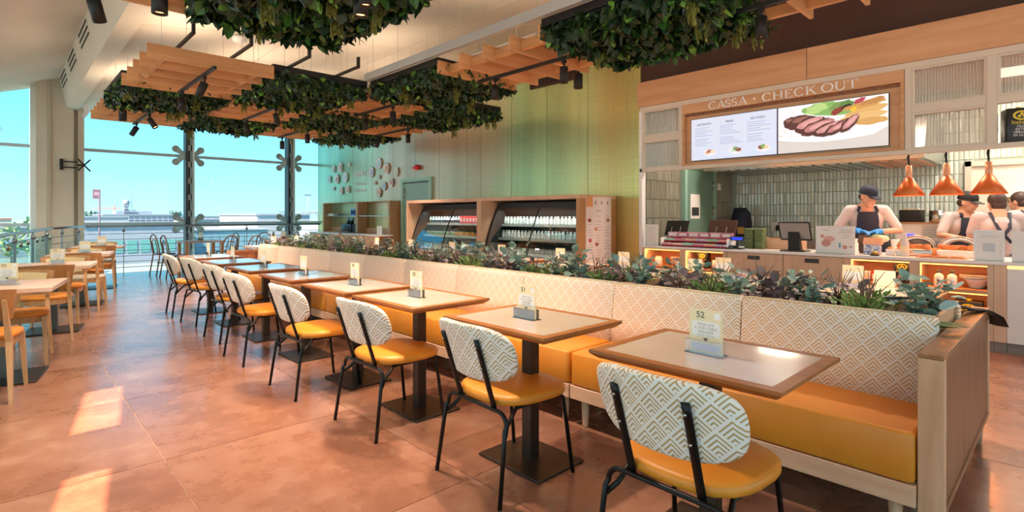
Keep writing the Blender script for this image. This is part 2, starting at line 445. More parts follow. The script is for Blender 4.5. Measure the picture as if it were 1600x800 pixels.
# ---- right wall: brushed metallic panels, green to rose gold
def greenmat():
    m, t, b = newmat('brushed_panel')
    g = N(t, 'ShaderNodeNewGeometry'); s = N(t, 'ShaderNodeSeparateXYZ'); t.links.new(g.outputs['Position'], s.inputs[0])
    mp = N(t, 'ShaderNodeMapping'); mp.inputs['Scale'].default_value = (1, .55, .28); t.links.new(g.outputs['Position'], mp.inputs[0])
    n1 = N(t, 'ShaderNodeTexNoise'); n1.inputs['Scale'].default_value = 1.1; n1.inputs['Detail'].default_value = 2; t.links.new(mp.outputs[0], n1.inputs[0])
    yy = mth(t, 'MULTIPLY_ADD', n1.outputs[0], 2.6, mth(t, 'SUBTRACT', s.outputs['Y'], 1.3))
    f = mth(t, 'DIVIDE', mth(t, 'SUBTRACT', yy, 4.5), 11.3)
    r_ = N(t, 'ShaderNodeValToRGB'); el = r_.color_ramp.elements
    cols = [(0, '#bdbb7c'), (.06, '#c8b67a'), (.14, '#b2c08c'), (.24, '#a0bf92'), (.32, '#b8ae90'), (.44, '#c4a98e'), (.54, '#c8ad92'), (.64, '#d0ac90'), (.72, '#bdba98'), (.84, '#a6c2a0'), (1, '#9cc0a6')]
    el[0].position, el[0].color = cols[0][0], (*lin(cols[0][1]), 1); el[1].position, el[1].color = cols[-1][0], (*lin(cols[-1][1]), 1)
    for p, c in cols[1:-1]:
        k = el.new(p); k.color = (*lin(c), 1)
    t.links.new(f, r_.inputs[0])
    # low golden wash
    zf = N(t, 'ShaderNodeMapRange'); zf.inputs[1].default_value = 1.9; zf.inputs[2].default_value = .9; zf.inputs[4].default_value = .7
    t.links.new(s.outputs['Z'], zf.inputs[0])
    base = mixc(t, zf.outputs[0], r_.outputs[0], lin('#c9aa66'))
    mp2 = N(t, 'ShaderNodeMapping'); mp2.inputs['Scale'].default_value = (1, 60, .9); t.links.new(g.outputs['Position'], mp2.inputs[0])
    n2 = N(t, 'ShaderNodeTexNoise'); n2.inputs['Scale'].default_value = 1.0; n2.inputs['Detail'].default_value = 4; t.links.new(mp2.outputs[0], n2.inputs[0])
    mp3 = N(t, 'ShaderNodeMapping'); mp3.inputs['Scale'].default_value = (1, 1.2, 45); t.links.new(g.outputs['Position'], mp3.inputs[0])
    n3 = N(t, 'ShaderNodeTexNoise'); n3.inputs['Scale'].default_value = 1.0; n3.inputs['Detail'].default_value = 4; t.links.new(mp3.outputs[0], n3.inputs[0])
    mp4 = N(t, 'ShaderNodeMapping'); mp4.inputs['Scale'].default_value = (1, 1.7, .06); t.links.new(g.outputs['Position'], mp4.inputs[0])
    n4 = N(t, 'ShaderNodeTexNoise'); n4.inputs['Scale'].default_value = 1.0; n4.inputs['Detail'].default_value = 5; t.links.new(mp4.outputs[0], n4.inputs[0])
    v = mth(t, 'MULTIPLY', mth(t, 'MULTIPLY', mth(t, 'MULTIPLY_ADD', n2.outputs[0], .5, .76), mth(t, 'MULTIPLY_ADD', n3.outputs[0], .3, .86)), mth(t, 'MULTIPLY_ADD', n4.outputs[0], .9, .58))
    hs = N(t, 'ShaderNodeHueSaturation'); hs.inputs['Saturation'].default_value = 1.05; t.links.new(base, hs.inputs['Color']); t.links.new(v, hs.inputs['Value'])
    t.links.new(hs.outputs[0], b.inputs['Base Color'])
    b.inputs['Metallic'].default_value = .6; b.inputs['Roughness'].default_value = .30
    bp = N(t, 'ShaderNodeBump'); bp.inputs['Strength'].default_value = .12; bp.inputs['Distance'].default_value = .004
    t.links.new(mth(t, 'ADD', n2.outputs[0], n3.outputs[0]), bp.inputs['Height']); t.links.new(bp.outputs[0], b.inputs['Normal'])
    return m
MT['green'] = greenmat(); MT['seam'] = mat('seam', '#c8c29a', .4, metal=.3)
wr = struct('wall_right', MB().box(7.03, 7.25, 4.5, 15.98, -.2, 4.7), MT['seam'])
ys = [4.52, 5.53, 6.44, 7.35, 8.26, 8.70, 9.68, 10.62, 11.6, 12.65, 13.7, 14.81, 15.95]
for y0, y1 in zip(ys[:-1], ys[1:]):
    MB().box(7.0, 7.035, y0+.004, y1-.004, 0, 4.6).build('panel', MT['green'], wr)
# dark grille high on the green wall
v = thing('wall_grille', 'dark brown grille set high in the green wall above the chilled cabinets', 'grille', (6.985, 5.72, 3.60))
MB().box(-.02, .012, 0, 1.12, 0, .30).build('grille_plate', MT['brown'], v)
for k in range(12): MB().box(-.032, -.018, .05+k*.09, .08+k*.09, .03, .27).build('louvre', MT['matte_black'], v)

# ---- brown upper wall over the checkout and the kitchen shell
wb = struct('wall_upper', MB().box(6.99, 7.2, -4.5, 4.5, 3.2, 4.7), MT['brown'])
v = thing('wall_louvre', 'dark louvre grille in the brown wall behind the hanging greenery', 'grille', (6.98, 2.92, 3.60))
MB().box(0, .014, 0, 1.1, 0, .34).build('grille_plate', MT['matte_black'], v)
for k in range(26): MB().box(-.014, .002, .012+k*.0415, .034+k*.0415, .02, .32).build('louvre', MT['grey_paint'] if 8 < k < 15 else MT['dark_grey'], v)

kt = mat('kitchen_wall', '#c2b6a0', .6)
struct('wall_kitchen_side', MB().box(7.03, 10.2, 4.46, 4.52, -.2, 3.2), mat('side_grout', '#6f6c5e', .6))
struct('wall_kitchen_back', MB().box(10.03, 10.25, -4.6, 4.5, -.2, 3.3), mat('tile_grout', '#a9b3a2', .6))
struct('ceiling_kitchen', MB().box(7.0, 10.2, -4.6, 4.5, 3.12, 3.2), mat('kitchen_ceiling', '#c79a80', .7))
struct('wall_kitchen_end', MB().box(7.0, 10.2, -4.6, -4.5, -.2, 3.3), kt)
# glazed tile courses (too small to pick apart): real relief, one mesh per wall
def tilewall(axis, a0, a1, z0, z1, w_, h_, const, nrm, m, name, parent, skip=None):
    mb = MB(); rr = random.Random(3)
    z = z0
    while z < z1-.01:
        y = a0
        while y < a1-.01:
            e = .004; d = .012; q = rr.uniform(-.005, .005); q2 = rr.uniform(-.005, .005)
            ya, yb, za, zb = y+.003, min(y+w_-.003, a1), z+.003, z+h_-.003
            ym = (ya+yb)/2
            if not (skip and skip(ym, (za+zb)/2)):
                def pt(aa, zz, dd):
                    return (const+nrm*dd, aa, zz) if axis == 'y' else (aa, const+nrm*dd, zz)
                base = [pt(ya, za, 0), pt(yb, za, 0), pt(yb, zb, 0), pt(ya, zb, 0)]
                rim = [pt(ya+e, za+e, d+q), pt(yb-e, za+e, d+q2), pt(yb-e, zb-e, d-q+q2), pt(ya+e, zb-e, d-q2)]
                r1 = [pt(ym, za+e*2, d+.005+q2), pt(ym, zb-e*2, d+.005-q)]
                fs = [(0, 1, 5, 4), (1, 2, 6, 5), (2, 3, 7, 6), (3, 0, 4, 7), (4, 8, 9, 7), (8, 5, 6, 9), (4, 5, 8), (7, 9, 6)]
                mb.add(base+rim+r1, fs, False)
            y += w_
        z += h_
    o = mb.build(name, m, parent); o['kind'] = 'stuff'; return o
MT['glazed'] = mat('glazed', '#d2dbcd', .10, rand=.14, island=True, coat=.5)
MT['ribbed_tile'] = mat('ribbed_tile', '#8d8a78', .3, rand=.08, island=True)
tilewall('y', -1.6, 4.4, .9, 2.9, .056, .20, 10.03, -1, MT['glazed'], 'glazed_tiles', bpy.data.objects['wall_kitchen_back'], skip=lambda y, z: y < 1.0 and z < 2.05)
tilewall('x', 7.05, 10.0, .1, 3.0, .045, .29, 4.46, -1, MT['ribbed_tile'], 'ribbed_tiles', bpy.data.objects['wall_kitchen_side'], skip=lambda x, z: 8.05 < x < 9.25 and z < 2.15)
# doorway through the tiled wall into the back kitchen
struct('trim_doorway', MB().box(9.96, 10.05, 1.0, 1.07, 0, 2.07).box(9.96, 10.05, -1.0, 1.07, 2.0, 2.07), MT['frame_white'])
struct('wall_back_kitchen', MB().box(10.0, 10.03, -1.0, 1.0, 0, 2.0), mat('back_room', '#e6dccb', .7))
dr = struct('door_2', MB().box(8.18, 9.12, 4.40, 4.455, 0, 2.08), MT['sage_dark'])
MB().box(8.10, 8.18, 4.385, 4.46, 0, 2.15).build('door_jamb', MT['sage'], dr); MB().box(9.12, 9.22, 4.385, 4.46, 0, 2.15).build('door_jamb', MT['sage'], dr)
MB().box(8.18, 9.12, 4.385, 4.46, 2.08, 2.15).build('door_head', MT['sage'], dr)
MB().box(8.30, 8.62, 4.395, 4.402, 1.25, 1.66).build('door_notice', MT['paper'], dr)
MB().box(8.34, 8.58, 4.392, 4.396, 1.30, 1.44).build('notice_photo', MT['dark_grey'], dr)
for z in (1.3, 1.75): MB().cyl((9.1, 4.39), .014, z, z+.16, 8).build('hinge', MT['steel'], dr)

# ---- unseen sides of the room: left facade with added sun-blocking canopy, glazed back wall
FA = math.atan(.153)
fm = MB()
L0, L1 = -4.6, 16.0
fx = lambda y: -1.45+.153*(y-8.4)
def fseg(y0, y1, z0, z1, t=.12):
    return [(fx(y0), y0, z0), (fx(y1), y1, z0), (fx(y1), y1, z1), (fx(y0), y0, z1)]
y = L0+.95
while y < L1:
    fm.prism(fseg(y, y+.16, -.2, 3.9), (-.16, 0, 0)); y += 2.56
fm.prism(fseg(L0, L1, -.2, .06), (-.16, 0, 0)); fm.prism(fseg(L0, L1, 3.2, 3.9), (-.16, 0, 0))
struct('wall_left', fm, MT['cream'])
struct('window_20', MB().prism(fseg(L0, L1, .06, 3.2), (-.012, 0, 0)).xf(Matrix.Translation((-.08, 0, 0))), MT['glass_warm_tint'])
# unseen canopy, added to block the sun except two slots shaped for floor patches
def canopy():
    mb = MB(); z0, z1 = 3.45, 3.57
    k = 3.45/SUNV.z
    off = Vector((SUNV.x*k, SUNV.y*k))           # shift from floor patch to canopy slot
    # each slot: near edge x0, x1 at y, far edge x0, x1 at y (parallel to the skewed facade)
    slots = [(-.03, .27, 2.62, .12, .40, 3.42), (.18, .52, 4.05, .345, .66, 5.0)]
    xs0 = -6.6; ed = lambda y: fx(y)-.17
    def strip(xa, xb, ya, yb):
        mb.prism([(xa[0], ya, z0), (xb[0], ya, z0), (xb[1], yb, z0), (xa[1], yb, z0)], (0, 0, z1-z0))
    lft = (xs0, xs0); rgt = lambda a, b: (ed(a), ed(b)); y = -6.0
    for a0, a1, ya, c0_, c1_, yb in slots:
        ya += off.y; yb += off.y
        strip(lft, rgt(y, ya), y, ya); strip(lft, (a0+off.x, c0_+off.x), ya, yb); strip((a1+off.x, c1_+off.x), rgt(ya, yb), ya, yb); y = yb
    strip(lft, rgt(y, 19.0), y, 19.0)
    return mb
struct('canopy', canopy(), MT['white'])  # added sun blocker, out of view
bk = MB()
for x in np.arange(-3.0, 7.1, 2.0): bk.box(x-.06, x+.06, -4.62, -4.5, -.2, 4.6)
bk.box(-3.0, 7.1, -4.62, -4.5, 1.0, 1.1).box(-3.0, 7.1, -4.62, -4.5, 3.6, 4.7).box(-3, 7.1, -4.62, -4.5, -.2, .1)
struct('wall_back', bk, MT['cream'])
struct('window_21', MB().box(-3.0, 7.1, -4.57, -4.56, .1, 3.6), MT['glass_warm_tint'])

# ---- door in the green wall
dr = struct('door_1', MB().box(6.985, 7.005, 10.02, 11.08, 0, 2.10), MT['sage'])
for y0, y1, z0, z1 in ((9.92, 10.02, 0, 2.18), (11.08, 11.18, 0, 2.18), (10.02, 11.08, 2.10, 2.18)):
    MB().box(6.95, 7.002, y0, y1, z0, z1).build('door_frame', mat('sage_frame', '#9cc7ae', .45), dr)
MB().cyl((6.97, 11.04), .012, 1.7, 1.95, 8).build('hinge', MT['steel'], dr)
MB().box(6.962, 6.985, 10.05, 11.05, 2.06, 2.085).build('door_closer', MT['dark_grey'], dr)

# ================================================================ OUTSIDE
gm = mat('apron', '#8e9a98', .9, c2='#82948f', scale=.03)
struct('ground', MB().box(-300, 900, 17.5, 900, -4.2, -3.9), gm)
lawn = mat('lawn', '#9ec7a0', .9)
single('grass_verge', MB().box(-8, 30, 22, 27, -3.9, -3.86), lawn, 'pale green grass verge below the windows', 'grass')['kind'] = 'stuff'
bw = mat('bldg_white', '#a3a8ad', .8); bg_ = mat('bldg_grey', '#8f9aa6', .8); bglass = mat('bldg_glass', '#7296a2', .3); bteal = mat('bldg_teal', '#5f9c98', .3)
bd = mat('bldg_dark', '#56637c', .7); btan = mat('bldg_tan', '#b3aea4', .8); bred = mat('bldg_red', '#a06a56', .8)
def building(name, label, x0, x1, d, z0, z1, m, dep=14, rows=(), cols=0, roof=None, glass=None):
    o = thing(name, label, 'building', ((x0+x1)/2, d, z0))
    w_ = (x1-x0)/2; h_ = z1-z0
    MB().box(-w_, w_, 0, dep, 0, h_).build('walls', m, o)
    MB().box(-w_-.15, w_+.15, -.2, dep+.2, h_, h_+max(.08, h_*.05)).build('roof', roof or bg_, o)
    for (a, b) in rows:
        if cols:
            me = None
            for k in range(cols):
                xa = -w_+2*w_*(k+.12)/cols; xb = -w_+2*w_*(k+.88)/cols
                MB().box(xa, xb, -.06, .02, a*h_, b*h_).build('window', glass or bglass, o)
        else: MB().box(-w_*.98, w_*.98, -.06, .02, a*h_, b*h_).build('window_band', glass or bglass, o)
    return o
building('terminal_building', 'long white terminal building with stacked window bands beyond the glass', 16.5, 30, 150, -3.9, 1.4, bw, 20, ((.62, .68), (.74, .80), (.86, .93)), 12, glass=bd)
o = thing('rooftop_plant', 'grey plant room on the roof of the white terminal', 'building', (22, 152, 1.665))
MB().box(-3, 4, 0, 6, 0, .7).build('walls', bg_, o); MB().box(-1.5, 1, -.3, 0, .2, .5).build('window', bd, o)
building('hangar', 'very long low hangar roof on the horizon', 30, 110, 260, -3.9, .9, bw, 30, ((.80, .88),), 26, glass=bd)
building('cargo_shed', 'tall white cargo shed standing near the green wall corner', 26.2, 33.8, 80, -3.9, 1.35, bw, 18, ((.02, .3),), 4, glass=bg_)
building('office_block', 'pale grey flat-roofed block behind the steel railing', 6.0, 15.5, 70, -3.9, .2, bg_, 12, ((.30, .62),), 8, roof=btan, glass=bteal)
building('low_wing', 'white low wing left of the long terminal', 10.0, 16.8, 120, -3.9, 1.0, bw, 14, ((.3, .55),), 6, glass=bg_)
building('glazed_hall', 'pale blue glazed hall beside the white cargo shed', 17.2, 26.0, 75, -3.9, -.55, bglass, 12, ((.25, .8),), 9, roof=bw)
building('pier_building', 'white pier building with dark window band, between hangar and glazed hall', 24.5, 40, 110, -3.9, .55, bw, 12, ((.8, .9),), 14, glass=bd)
building('grey_annex', 'slate blue annex right of the white cargo shed', 31.5, 40, 66, -3.9, .2, mat('bldg_blue', '#9fb7cf', .8), 12, ((.4, .5), (.7, .8)), 6, glass=bd)
building('village_house', 'red-roofed house on the horizon left of the cream column', -2.2, 1.3, 140, -3.9, .6, btan, 8, ((.5, .7),), 3, roof=bred)
building('village_house', 'wide terracotta-roofed house next to the pale tree', -9, -3, 150, -3.9, .5, btan, 8, ((.5, .7),), 4, roof=bred)
building('grey_shed', 'grey shed roof left of the cream column', -8, 3.0, 90, -3.9, -.2, bg_, 10, ((.4, .6),), 5, roof=bw)
building('control_tower', 'slim airport control tower on the horizon', 27.0, 28.2, 200, -3.9, 4.2, bw, 1.2, ((.8, .9),), 3, glass=bd)
ct = bpy.data.objects['control_tower']; MB().ball((0, .6, 9.2), (.95, .95, 1.0)).build('radar_dome', bg_, ct); MB().cyl((1.3, .6), .06, 7, 12, 6).build('mast', bd, ct)
o = thing('tower_crane', 'thin red tower crane beside the control tower', 'crane', (24.6, 200, -3.9))
MB().box(-.15, .15, -.15, .15, 0, 8.3).build('tower', mat('crane', '#e08a7a', .6), o); MB().box(-5, 1.5, -.1, .1, 7.3, 7.55).build('jib', MT['crane'] if 'crane' in MT else bpy.data.materials['crane'], o)
o = thing('sign_pole', 'tall thin dark pole with a small red sign outside', 'sign', (4.2, 40, -3.9))
MB().cyl((0, 0), .045, 0, 6.6, 8).build('pole', mat('pole', '#6d5a6a', .6), o); MB().box(-.32, .05, -.03, .03, 6.2, 6.75).build('sign_plate', mat('pole_sign', '#8c5d68', .6), o)
MB().box(-.26, -.01, -.04, -.03, 6.4, 6.6).build('sign_panel', mat('pole_sign2', '#b98f98', .6), o)
for x, d, h in ((36.5, 95, 8.5), (44, 105, 9.2), (52, 140, 6)):
    o = thing('lamp_mast', {36.5: 'thin pale lamp mast beyond the right mullion', 44: 'tall lamp mast with crosshead between mullion and green wall', 52: 'short distant lamp mast between the mullions'}[x], 'lamp mast', (x, d, -3.9), 0, 'lamp masts')
    MB().cyl((0, 0), .08, 0, h, 6).build('mast', bg_, o); MB().box(-.7, .7, -.1, .1, h, h+.18).build('lamp_head', bd, o)
def blobtree(label, x, d, z0, r, h, m, sq=1):
    o = thing('tree', label, 'tree', (x, d, z0)); mb = MB(); rr = random.Random(int(x*10+d))
    for k in range(140):
        a = rr.uniform(0, 6.28); q = rr.random()**.5; zz = rr.random()
        c = Vector((r*q*math.cos(a)*math.sin(.3+zz*2.4), r*q*math.sin(a), h*(.35+.65*zz)))
        s_ = r*.2; u = Vector((rr.uniform(-1, 1), rr.uniform(-1, 1), rr.uniform(-1, 1))).normalized()*s_; v_ = u.orthogonal().normalized()*s_
        mb.add([c-u, c+v_, c+u, c-v_], [(0, 1, 2, 3)])
    f = mb.build('foliage', m, o); f['kind'] = 'stuff'
    MB().cyl((0, 0), r*.08, 0, h*.6, 6).build('trunk', mat('bark', '#6f6250', .9), o)
tg = leafmat('far_tree', ['#7f9c6c', '#6f9260', '#90aa78'], .8); tg2 = leafmat('far_tree_dark', ['#6f8f86', '#7d9b8e', '#668478'], .8)
blobtree('pale green tree left of the cream column', 2.1, 60, -3.9, 1.2, 5.0, tg)
blobtree('second pale green tree partly behind the first', .6, 66, -3.9, 1.0, 4.5, tg)
blobtree('dark tree above the low white wing', 29.5, 310, -3.9, 4, 7.0, tg2)
blobtree('dark round tree right of the control tower', 44.5, 310, -3.9, 4.5, 7.6, tg2)
blobtree('dark tree beside the mullion near the column', 63, 310, -3.9, 4, 7.4, tg2)
# white steel arch trusses by the shed
o = thing('roof_truss', 'white steel arch trusses on the skyline near the green wall', 'truss', (66, 160, -3.9))
for k in range(4):
    MB().tube([(-4+k*1.5, 0, 0), (-4+k*1.5, 0, 5), (-2+k*2, 0, 6.4), (4+k, 0, 6.0), (5+k, 0, 0)], .14, 5).build('arch', bw, o)

# ================================================================ RAILING
def rail_run(name, label, p0, p1, posts, glass=False):
    o = thing(name, label, 'railing', (p0[0], p0[1], 0), math.atan2(p1[1]-p0[1], p1[0]-p0[0]))
    L = math.hypot(p1[0]-p0[0], p1[1]-p0[1])
    MB().tube([(0, 0, 1.06), (L, 0, 1.06)], .024, 10).build('handrail', MT['rail_steel'], o)
    if not glass:
        for k in range(7): MB().tube([(0, 0, .12+.128*k), (L, 0, .12+.128*k)], .008, 6).build('rail_bar', MT['rail_steel'], o)
    n_ = posts
    for i in range(n_):
        x = L*(i+.5)/n_
        MB().box(x-.006, x+.006, -.016, .016, 0, 1.04).build('post', MT['rail_steel'], o)
        MB().cyl((x, 0), .03, .93, .99, 8).build('post_clamp', MT['rail_steel'], o)
        if glass:
            MB().box(x-L/n_/2+.03, x+L/n_/2-.03, -.006, .006, .05, .95).build('glass_panel', MT['glass_g'], o)
            for q in (-.3, .3): MB().cyl((x+q*L/n_, 0), .02, .86, .94, 8).build('glass_clamp', MT['steel'], o)
    return o
rail_run('railing', 'long steel bar railing in front of the far windows', (1.35, 14.95), (6.62, 14.95), 4)
rail_run('railing', 'short steel railing section wrapping the cream column', (.70, 13.4), (1.33, 14.93), 2)
rail_run('railing', 'glass-panelled steel railing running down the left side', (-.9, 3.2), (.69, 13.38), 7, True)
# wall bracket for a screen on the column
o = thing('screen_bracket', 'empty black screen bracket arm fixed to the cream column', 'bracket', (.94, 15.24, 2.42))
MB().box(-.03, .03, -.05, .012, -.12, .12).build('wall_plate', MT['matte_black'], o)
MB().box(0, .28, -.07, -.04, .05, .075).box(0, .28, -.07, -.04, -.075, -.05).box(.26, .40, -.075, -.045, -.02, .02).build('arm', MT['matte_black'], o)
MB().obox((.38, -.09, 0), (.34, .02, .03), Matrix.Rotation(R(50), 3, 'Y')).obox((.38, -.09, 0), (.34, .02, .03), Matrix.Rotation(R(-50), 3, 'Y')).build('screen_plate', MT['matte_black'], o)

# ================================================================ CEILING RAFTS, GREENERY, TRACK LIGHTS
ZB, ZT = 3.00, 3.16
XC = [(-.18, 1.125), (1.125, 2.445), (2.455, 3.745), (3.775, 5.065), (5.075, 6.325)]
def raft(col_, y0, label, n=5, light=True):
    x0, x1 = XC[col_]; L = x1-x0; o = thing('slatted_raft', label, 'ceiling raft', ((x0+x1)/2, y0, ZB), 0, 'slatted wooden ceiling rafts')
    me = MB().box(-L/2, L/2, -.016, .016, 0, .158).mesh('slat', MT['slat'])
    for k in range(n): mesh_obj('slat', me, o, loc=(0, .417*k, 0))
    cm = MB()
    for k in range(n-1): cm.box(-.022, .022, .417*k+.016, .417*(k+1)-.016, .03, .125)
    me = cm.mesh('cross_beam', MT['slat_y'])
    for s_ in (-1, 1): mesh_obj('cross_beam', me, o, loc=(s_*(L/2-.17), 0, 0))
    for s_ in (-1, 1):
        for yy in (.2, .417*(n-1)-.2): wx = (x0+x1)/2+s_*(L/2-.17); MB().cyl((wx, y0+yy), .0022, ZB+.126, (zc(wx)+.01 if wx > 1.2 else zl(wx) if wx < .85 else 3.67), 4).build('suspension_wire', MT['grey_paint'], ceil)
    if light:  # added fill: unseen tray and area light that brighten the ceiling
        MB().box(-.45, .45, .417*(n-1)/2-.6, .417*(n-1)/2+.6, .165, .18).build('fill_tray', MT['white'], o)
        ld = bpy.data.lights.new('fill_uplight', 'AREA'); ld.shape = 'RECTANGLE'; ld.size = .85; ld.size_y = 1.15; ld.energy = FILL_UP; ld.color = lin('#ffe4c8')
        lo = bpy.data.objects.new('fill_uplight', ld); COL.objects.link(lo); lo.parent = o; lo.location = (0, .417*(n-1)/2, .19); lo.rotation_euler = (R(180), 0, 0)
    return o
FILL_UP = 8
P5 = 1.668
rafts = {
 'I': raft(0, 3.50, 'slatted wooden ceiling raft beside the boxed beam, with a chrome-rimmed spotlight'),
 'A': raft(1, 6.86, 'slatted wooden ceiling raft beside the boxed beam, under two dark support bars'),
 'B': raft(1, 10.21, 'slatted wooden ceiling raft in the row beside the boxed beam, in front of the windows'),
 'J': raft(1, 1.84, 'slatted wooden ceiling raft touching the large hanging greenery overhead', light=True),
 'C': raft(2, 8.50, 'slatted wooden ceiling raft framed by greenery, second row from the boxed beam'),
 'H': raft(3, .31, 'slatted wooden ceiling raft in front of the checkout sign, before the brown wall'),
 'G': raft(3, 3.58, 'slatted wooden ceiling raft in front of the dark wall grille'),
 'E': raft(3, 6.90, 'slatted wooden ceiling raft third row from the boxed beam, above the chilled cabinets'),
 'D': raft(3, 10.21, 'slatted wooden ceiling raft third row from the boxed beam, near the windows'),
 'F': raft(4, 8.50, 'slatted wooden ceiling raft in the row closest to the green wall'),
 'K': raft(0, 6.9, 'slatted wooden ceiling raft over the left aisle') if False else None,
}
# ---- foliage meshes
LG = leafmat('ivy', ['#1f3a1c', '#28481f', '#356029', '#1d361d', '#437530', '#2b4a30', '#1c301e', '#58953a', '#2a4528', '#6aa33a', '#34573a'], .42)
LG1 = leafmat('ivy_single', ['#3c6a2a', '#4f8a30', '#2f5526', '#66a038', '#28481f', '#7db545'], .4, island=False)
VINE = leafmat('vine', ['#74742a', '#5f6a24', '#8a8330', '#4d5b22'], .6)
def leafquad(mb, c, dirv, nrm, l, w_, fold=.25):
    d = dirv.normalized(); s_ = d.cross(nrm).normalized(); n_ = s_.cross(d).normalized()
    p = [c, c+d*l*.35+s_*w_+n_*fold*w_, c+d*l, c+d*l*.35-s_*w_+n_*fold*w_]
    q = c+d*l*.75+s_*w_*.62+n_*fold*w_*.5; r_ = c+d*l*.75-s_*w_*.62+n_*fold*w_*.5; m_ = c+d*l*.4
    mb.add([p[0], p[1], q, p[2], r_, p[3], m_], [(0, 1, 6), (1, 2, 6), (2, 3, 6), (3, 4, 6), (4, 5, 6), (5, 0, 6)])
def green_mesh(seed, Lx, Ly, n, big=1.0):
    rr = random.Random(seed); mb = MB()
    for k in range(n):
        t = rr.random()
        if t < .62:   # underside
            x = rr.uniform(-Lx/2, Lx/2); y = rr.uniform(0, Ly); z = .10-rr.random()**2*.13 + .03*math.sin(x*5+seed)*math.cos(y*4)
            d = Vector((rr.uniform(-1, 1), rr.uniform(-1, 1), rr.uniform(-1.3, -.1))); nn = Vector((rr.uniform(-.6, .6), rr.uniform(-.6, .6), -1))
        else:
            side = rr.randrange(4); z = rr.uniform(-.02, .15)
            if side < 2: x = (-1, 1)[side]*(Lx/2+rr.uniform(-.07, .0)); y = rr.uniform(.02, Ly-.02); nn = Vector(((-1, 1)[side], rr.uniform(-.5, .5), -.3))
            else: x = rr.uniform(-Lx/2, Lx/2); y = (.04 if side == 2 else Ly-.04)+rr.uniform(-.05, .03); nn = Vector((rr.uniform(-.5, .5), -1 if side == 2 else 1, -.3))
            d = Vector((rr.uniform(-.8, .8), rr.uniform(-.8, .8), rr.uniform(-1.4, .1)))
        l = rr.uniform(.055, .105)*big; narrow = rr.random() < .3
        leafquad(mb, Vector((x, y, z)), d, nn, l*(1.2 if narrow else 1), l*(.17 if narrow else .4))
    return mb.mesh('foliage', LG)
def vine_mesh(seed):
    rr = random.Random(seed); mb = MB()
    for s_ in range(7):
        x0, y0 = rr.uniform(-.03, .03), rr.uniform(-.03, .03); L = rr.uniform(.1, .22)
        mb.tube([(x0, y0, .05), (x0*1.5, y0*1.5, -L*.5), (x0*1.2+rr.uniform(-.02, .02), y0, -L)], .004, 4)
        for k in range(8):
            zz = -L*k/8; leafquad(mb, Vector((x0, y0, zz)), Vector((rr.uniform(-1, 1), rr.uniform(-1, 1), -1.5)), Vector((rr.uniform(-1, 1), rr.uniform(-1, 1), 0)), .045, .012)
    return mb.mesh('trailing_vine', VINE)
GM = [green_mesh(s_, 1.27, 1.62, 3000) for s_ in (1, 2, 3)]
GMN = [green_mesh(s_, 1.27, 1.62, 3800, 1.15) for s_ in (11, 12)]
VM = [vine_mesh(s_) for s_ in (1, 2, 3)]
leaf_me = []
for k in range(4):
    mb = MB(); rr = random.Random(k)
    leafquad(mb, Vector((0, 0, 0)), Vector((0, 0, -1)), Vector((0, -1, 0)), .12, .045)
    leaf_me.append(mb.mesh('leaf', LG1))
soil = mat('moss_board', '#141a12', .9)
def greenery(col_, y0, label, v, near=False, seed=0):
    x0, x1 = XC[col_]; o = thing('hanging_greenery', label, 'plants', ((x0+x1)/2, y0, ZB), 0, 'hanging plant frames')
    L = x1-x0; f = MB()
    f.box(-L/2, L/2, 0, .02, .12, .2).box(-L/2, L/2, P5-.07, P5-.05, .12, .2).box(-L/2, -L/2+.02, .02, P5-.07, .12, .2).box(L/2-.02, L/2, .02, P5-.07, .12, .2)
    f.build('frame', MT['matte_black'], o)
    MB().box(-L/2+.03, L/2-.03, .03, P5-.08, .10, .16).build('moss_board', soil, o)
    g = mesh_obj('foliage', (GMN if near else GM)[v % (2 if near else 3)], o); g['kind'] = 'stuff'
    rr = random.Random(seed+50)
    for k in range(6 if near else 5):
        vo = mesh_obj('trailing_vine', VM[k % 3], o, loc=(rr.uniform(-L/2+.05, L/2-.05), rr.uniform(-.02, P5-.15), rr.uniform(-.05, .06)))
    if near:
        for k in range(110):
            side = rr.random() < .4
            x = rr.uniform(-L/2+.03, L/2-.03); y = rr.uniform(.0, P5-.1)
            lf = mesh_obj('leaf', leaf_me[k % 4], o)
            lf.location = (x, y if not side else rr.uniform(-.03, .02), rr.uniform(-.03, .06) if not side else rr.uniform(.0, .14))
            lf.rotation_euler = (rr.uniform(-.7, .9), rr.uniform(-.7, .7), rr.uniform(-1.2, 1.2))
            q = rr.uniform(.7, 1.25); lf.scale = (q, q, q)
    for xx in (-L/2+.25, L/2-.25):
        for yy in (.3, 1.3): MB().cyl(((x0+x1)/2+xx, y0+yy), .0022, ZB+.161, max(zc((x0+x1)/2+xx), 3.67)+.01, 4).build('suspension_wire', MT['grey_paint'], ceil)
    return o
greenery(1, 3.52, 'large leafy hanging plant frame overhead, ivy trailing below two dark support bars', 0, True, 1)
greenery(3, 1.93, 'leafy hanging plant frame in front of the brown louvre wall', 1, True, 2)
greenery(1, 8.55, 'hanging plant frame behind the two-spot slatted raft, beside the boxed beam', 0, False, 3)
greenery(2, 6.90, 'hanging plant frame with exposed black edge under the dark support bars', 1, False, 4)
greenery(2, 10.2, 'hanging plant frame silhouetted against the sky by the mullion', 2, False, 5)
greenery(3, 5.25, 'hanging plant frame under the pale metal rail in front of the green wall', 0, False, 6)
greenery(3, 8.55, 'hanging plant frame between two slatted rafts, third row from the boxed beam', 1, False, 7)
greenery(4, 6.92, 'hanging plant frame with a black edge nearest the green wall', 2, False, 8)
greenery(4, 10.2, 'hanging plant frame above the plate display on the green wall', 0, False, 9)
